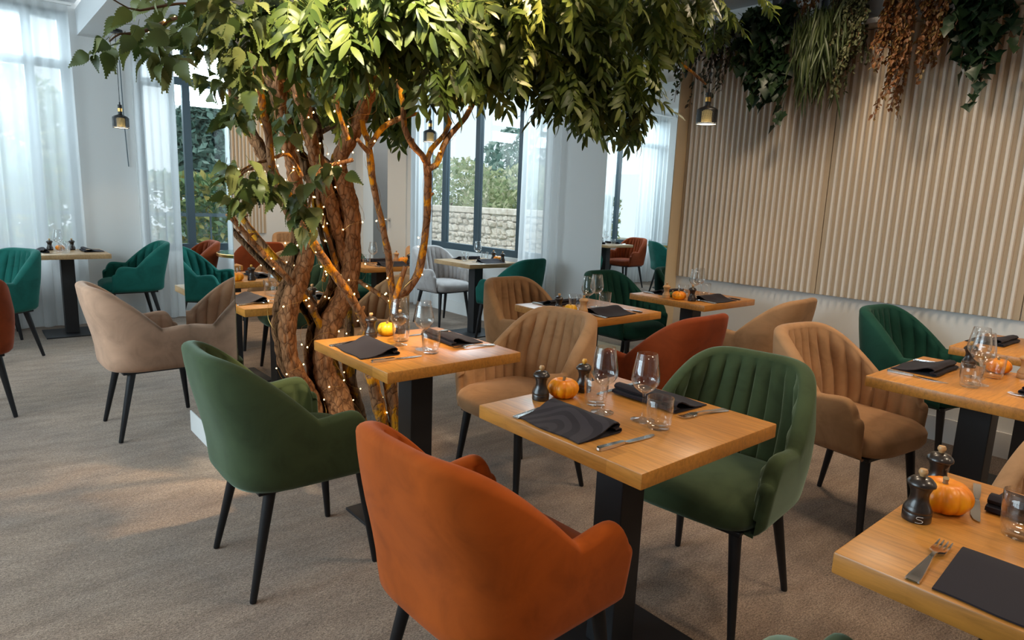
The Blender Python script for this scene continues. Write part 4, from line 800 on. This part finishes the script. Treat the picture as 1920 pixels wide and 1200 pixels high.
# short knots and broken side twigs on the thin trunks
kb = MB()
for k in ('B1', 'B3', 'B3d', 'B3f', 'B3e', 'B2'):
    P = smooth_path(BR[k], .05)
    for i in range(2, len(P)-1, 4):
        p = Vector(P[i][:3])-TL; d = Vector((random.uniform(-1, 1), random.uniform(-1, .4), random.uniform(0, 1))).normalized(); r = P[i][3]
        kb.tube([p, p+d*(r+.008), p+d*(r+.018)], [r*.6, r*.45, r*.3], 7)
kb.obj('knots', M_BRANCH, tree)['kind'] = 'stuff'
def leaflet(L, Wd, nseg=5, droop=.25, fold=.18):
    V = []; F = []
    for i in range(nseg+1):
        t = i/nseg; w = Wd*math.sin(PI*min(1, (t*.96+.02)))**.62*(1-.12*t); x = L*t; z = -droop*L*t*t
        V += [(x, -w, z+fold*w), (x, 0, z), (x, w, z+fold*w)]
    for i in range(nseg):
        a = i*3; F += [(a, a+3, a+4, a+1), (a+1, a+4, a+5, a+2)]
    return V, F
def frond_mesh(L, n, seed, ll=.078):
    r = random.Random(seed); b = MB(); pts = []
    for i in range(9):
        t = i/8; pts.append(Vector((L*t*(1-.12*t), .02*math.sin(t*2+seed)*t, -.35*L*t*t)))
    b.tube(pts, [.0017*(1-.6*i/8) for i in range(9)], 4)
    for i in range(n*2+1):
        t = .22+.78*(i//2)/n if i < n*2 else 1.0
        p = Vector((L*t*(1-.12*t), .02*math.sin(t*2+seed)*t, -.35*L*t*t)); side = -1 if i % 2 else 1
        ang = side*math.radians(r.uniform(42, 62)) if i < n*2 else r.uniform(-.2, .2); l = ll*r.uniform(.8, 1.1)*(1-.25*abs(t-.55))
        V, F = leaflet(l, l*.165, 5, r.uniform(.12, .45)); M = Matrix.Translation(p) @ Matrix.Rotation(ang, 4, 'Z') @ Matrix.Rotation(r.uniform(.05, .5), 4, 'Y') @ Matrix.Rotation(side*r.uniform(-.1, .5), 4, 'X')
        b.add([M @ Vector(v) for v in V], F)
    return new_mesh('frond', b.V, b.F)
fronds = [frond_mesh(.165+.02*(k % 3), 5+k % 3, k) for k in range(6)]
for f in fronds: f.materials.append(M_FROND)
def rand_rot(outx, outy, droop):
    yaw = math.atan2(outy, outx)+random.gauss(0, .7); return (random.gauss(0, .35), droop+random.gauss(0, .3), yaw)
spots = []
for (x, y, z, rx, rz, ys, n) in FRONDS:
    ax = Vector((math.cos(.708), -math.sin(.708), 0)); 
    for _ in range(int(n*1.7)):
        a = random.uniform(0, 2*PI); q = math.sqrt(random.random()); u = q*math.cos(a); w = q*math.sin(a)
        p = Vector((x, y, z))+ax*(u*rx*1.0)+Vector((0, random.uniform(-1, 1)*ys, w*rz*.9+.02)); spots.append((p, u, w))
random.shuffle(spots)
stuffV, stuffF = [], []
nb = MB()
for i, (p, u, w) in enumerate(spots):
    e = rand_rot(u+random.uniform(-.5, .5), -.5+random.uniform(-.6, .6), .25-.5*min(0, w)+.25); s = random.uniform(.8, 1.15); me = random.choice(fronds)
    if i < 300: link('frond', me, None, tree, p-TL, e, s)
    else:
        M = Matrix.LocRotScale(p-TL, __import__('mathutils').Euler(e), Vector((s, s, s))); nb.add([M @ v.co for v in me.vertices], [tuple(q.vertices) for q in me.polygons])
o = link('inner_fronds', new_mesh('inner_fronds', nb.V, nb.F), M_FROND, tree); o['kind'] = 'stuff'
def birch_leaf(seed):
    r = random.Random(seed); L, Wd = 1.0, .36; nb_ = 10; V = [(0, 0, 0)]; lf, rg, mid = [], [], []
    for i in range(nb_+1):
        t = i/nb_; w = Wd*(math.sin(PI*min(1, t**.62*.97+.03))**.9)*(1-t**3)**.5*(1-.35*t); z = -.28*t*t+.02*math.sin(t*9+seed); mid.append((t*L, 0, z))
        lf.append((t*L, -w, z+w*.25)); rg.append((t*L, w, z+w*.25))
    V = []; F = []
    for i in range(nb_+1): V += [lf[i], mid[i], rg[i]]
    n0 = len(V)
    for i in range(nb_):
        a = i*3; F += [(a, a+3, a+4, a+1), (a+1, a+4, a+5, a+2)]
        for (s, off) in ((lf, 0), (rg, 2)):     # one tooth per step
            p, q = Vector(s[i]), Vector(s[i+1]); k = len(V); V.append(tuple(p.lerp(q, .75)+Vector((.035, (-.05 if off == 0 else .05), .0)))); F.append((a+off, k, a+3+off) if off == 0 else (a+off, a+3+off, k))
    b = MB(); b.add(V, F); b.tube([(-.35, 0, .05), (-.15, 0, .015), (0, 0, 0)], .012, 4); return new_mesh('leaf', b.V, b.F)
bleaves = [birch_leaf(k) for k in range(5)]
for f in bleaves: f.materials.append(M_BIRCH)
nl = 0; nb = MB()
for (x, y, z, rx, rz, ys, n) in LEAVES:
    ax = Vector((math.cos(.6), -math.sin(.6), 0)); big = y < 2.4
    for _ in range(int(n*1.7)):
        a = random.uniform(0, 2*PI); q = math.sqrt(random.random()); u = q*math.cos(a); w = q*math.sin(a)
        p = Vector((x, y, z))+ax*(u*rx)+Vector((0, random.uniform(-1, 1)*ys, w*rz))
        e = (random.gauss(0, .5)+1.2*random.choice((0, 0, 1, -1))*random.random(), .75+random.gauss(0, .4), math.atan2(-.6+random.gauss(0, .6), -.6+u+random.gauss(0, .6))); s = random.uniform(.056, .086)
        if x < .45: s *= .85
        me = random.choice(bleaves)
        if nl < 300: link('leaf', me, None, tree, p-TL, e, s); nl += 1
        else:
            M = Matrix.LocRotScale(p-TL, __import__('mathutils').Euler(e), Vector((s, s, s))); nb.add([M @ v.co for v in me.vertices], [tuple(q.vertices) for q in me.polygons])
if nb.V: link('small_leaves', new_mesh('small_leaves', nb.V, nb.F), M_BIRCH, tree)['kind'] = 'stuff'
# ---------------------------------------------------------------- fairy lights wound round trunks and branches
lights = thing('string_lights', 'warm fairy lights on a thin copper wire wound round the trunks and branches', 'string lights', (1.3, 2.7, 0))
bulb_me = lathe_me('bulb', [(0, 0), (.0022, .001), (.0034, .003), (.0029, .0065), (.0012, .009), (0, .0095)], 10)
nbulb = 0
for k, turns, per in (('T1', 7, 26), ('T2', 8, 30), ('T3', 4, 12), ('B1', 7, 22), ('B2', 3, 8), ('B3', 6, 16), ('B3d', 3, 6), ('B3b', 2, 4), ('B4', 3, 8), ('B5', 2, 4), ('B6', 2, 4), ('B3f', 3, 6), ('C2', 4, 12), ('C2b', 3, 8), ('C1', 3, 10), ('C5', 2, 6), ('C3', 2, 5), ('C4', 2, 6)):
    P = smooth_path(BR[k], .02); n = len(P); wire = []
    for i in range(0, n):
        a = 2*PI*turns*i/n+ord(k[-1]); r = P[i][3]*(1.18 if k[0] == 'T' else 1.1)+.006
        wire.append(Vector((P[i][0]+r*math.cos(a), P[i][1]+r*math.sin(a), P[i][2]+.3*r*math.sin(2*a))))
    b = MB(); b.tube([p-TL for p in wire], .0007, 4); b.obj('wire', M_BRASS, lights)
    for j in range(int(per*.8)):
        i = min(n-1, int((j+random.uniform(.1, .9))/per*n)); c_ = Vector(P[i][:3]); d = (wire[i]-c_).normalized()
        link('bulb', bulb_me, M_BULB, lights, wire[i]+d*.004-TL, (random.uniform(-1.2, 1.2), random.uniform(-1.2, 1.2), 0)); nbulb += 1
for p in ((1.05, 2.5, .9), (1.25, 2.45, 1.3), (1.15, 2.45, 1.65), (1.42, 2.48, .95), (1.5, 2.5, 1.5), (1.0, 2.5, .45), (1.75, 2.35, 1.8), (.85, 2.35, 1.7)):
    l = bpy.data.lights.new('fairy_glow', 'POINT'); l.energy = P_FAIRY; l.color = (1, .60, .22); l.shadow_soft_size = 0
    o = bpy.data.objects.new('fairy_glow', l); COL.objects.link(o); o.location = p

# ---------------------------------------------------------------- plants hanging along the slatted wall
def small_leaf(kind):
    if kind == 'ivy':
        pts = [(0, 0), (-.12, .30), (.10, .38), (.25, .62), (.50, .36), (1.0, 0), (.50, -.36), (.25, -.62), (.10, -.38), (-.12, -.30)]
    elif kind == 'oval': pts = [(0, 0), (.2, .20), (.5, .28), (.8, .18), (1, 0), (.8, -.18), (.5, -.28), (.2, -.20)]
    else: pts = [(0, 0), (.3, .035), (.7, .03), (1, 0), (.7, -.03), (.3, -.035)]
    V = [(.45, 0, -.04)]+[(x, y, abs(y)*.25-.18*x*x) for x, y in pts]; n = len(pts); F = [(0, 1+i, 1+(i+1) % n) for i in range(n)]; return V, F
def hanging(name, label, y0, y1, ztop, zbot, mat, kind, leaf, strands, per, x=4.36, seed=0, taper=.5, parts=False, vine_r=.0025):
    r = random.Random(seed); yc = (y0+y1)/2; root = thing(name, label, 'hanging plant', (XR-.10, yc, ztop)); O = Vector((XR-.10, yc, ztop))
    vb = MB(); lb = MB(); SV, SF = small_leaf(kind); me = new_mesh('leaf', SV, SF, True); me.materials.append(mat); cnt = 0
    for s_ in range(strands):
        u = r.uniform(-1, 1); ln = (ztop-zbot)*(1-.55*abs(u)**1.5)*r.uniform(.55, 1.0) if s_ else (ztop-zbot)
        a = Vector((r.uniform(-.06, .06), u*(y1-y0)*.32, .03)); b_ = Vector((-.04-r.uniform(0, .16), u*(y1-y0)*.5*(1 if taper else 1), -ln))
        pts = []
        for i in range(9):
            t = i/8; out = .5*math.sin(PI*min(1, t*1.6))*.16
            pts.append(O+a.lerp(b_, t)+Vector((-out+.02*r.uniform(-1, 1), .02*r.uniform(-1, 1), 0))+Vector((0, 0, .05*math.sin(PI*t))))
        for p in pts: p.x = min(p.x, XR-.05)
        vb.tube([p-O for p in pts], vine_r, 4)
        for j in range(per):
            t = (j+r.random())/per*8; i = min(7, int(t)); p = pts[i].lerp(pts[i+1], t-i); s = leaf*r.uniform(.65, 1.2)
            p += Vector((r.uniform(-.4, .1), r.uniform(-.45, .45), r.uniform(-.2, .2)))*leaf; p.x = min(p.x, XR-.055)
            e = __import__('mathutils').Euler((r.gauss(0, .5), r.uniform(.3, 1.4) if kind != 'blade' else r.uniform(1.0, 1.5), r.uniform(PI*.5, PI*1.5)))
            if parts and cnt < 220: link('leaf', me, None, root, p-O, e, s); cnt += 1
            else: M = Matrix.LocRotScale(p-O, e, Vector((s,)*3)); lb.add([M @ Vector(v) for v in SV], SF)
    vb.obj('vines', mat if kind == 'blade' else M_TWIG, root)['kind'] = 'stuff'
    if lb.V: link('foliage', new_mesh('foliage', lb.V, lb.F, True), mat, root)['kind'] = 'stuff'
    pb = MB(); pb.lathe([(0, -.10), (.05, -.10), (.065, -.02), (.068, .03), (.060, .03), (.058, .0), (0, -.01)], 18); pb.obj('pot', M_BLACK, root, loc=(.0, 0, .06))
    return root
hanging('trailing_ivy', 'thin trailing ivy hanging left over the narrow wall mirror corner', 3.16, 3.36, 2.66, 2.15, M_GRASS, 'ivy', .035, 6, 16, seed=1)
hanging('trailing_vine', 'dark fine leaved trailing vine above the lit pendant lamp', 2.66, 3.16, 2.62, 2.12, M_VINE, 'oval', .045, 16, 26, seed=2)
hanging('hanging_ivy', 'dark broad leaved ivy hanging in the middle above the slatted wall', 2.26, 2.68, 2.70, 1.94, M_IVY, 'ivy', .075, 18, 34, seed=3, parts=True)
hanging('hanging_grass', 'grassy green hanging plant with long thin blades, right of the dark ivy', 2.03, 2.22, 2.62, 2.10, M_GRASS, 'blade', .20, 34, 20, seed=4)
hanging('hanging_boxwood', 'fine leaved variegated hanging plant between grass and rust fern', 1.82, 2.10, 2.72, 2.08, M_BOX, 'oval', .030, 26, 90, seed=5)
hanging('hanging_fern', 'rust brown hanging fern above the middle wall panel', 1.40, 1.80, 2.70, 1.93, M_FERN, 'oval', .030, 34, 105, seed=6)
hanging('hanging_ivy', 'big dark ivy hanging right of the rust fern', 1.10, 1.40, 2.72, 1.96, M_IVY, 'ivy', .070, 16, 32, seed=7, parts=True)
hanging('hanging_ivy', 'short ivy tail at the right photo edge above the wall', .93, 1.10, 2.62, 2.10, M_IVY, 'ivy', .065, 5, 15, seed=8)
hanging('hanging_fern', 'brownish bushy plant on the ledge above the hanging grass', 2.12, 2.38, 2.86, 2.60, M_FERN, 'oval', .028, 14, 40, seed=9)
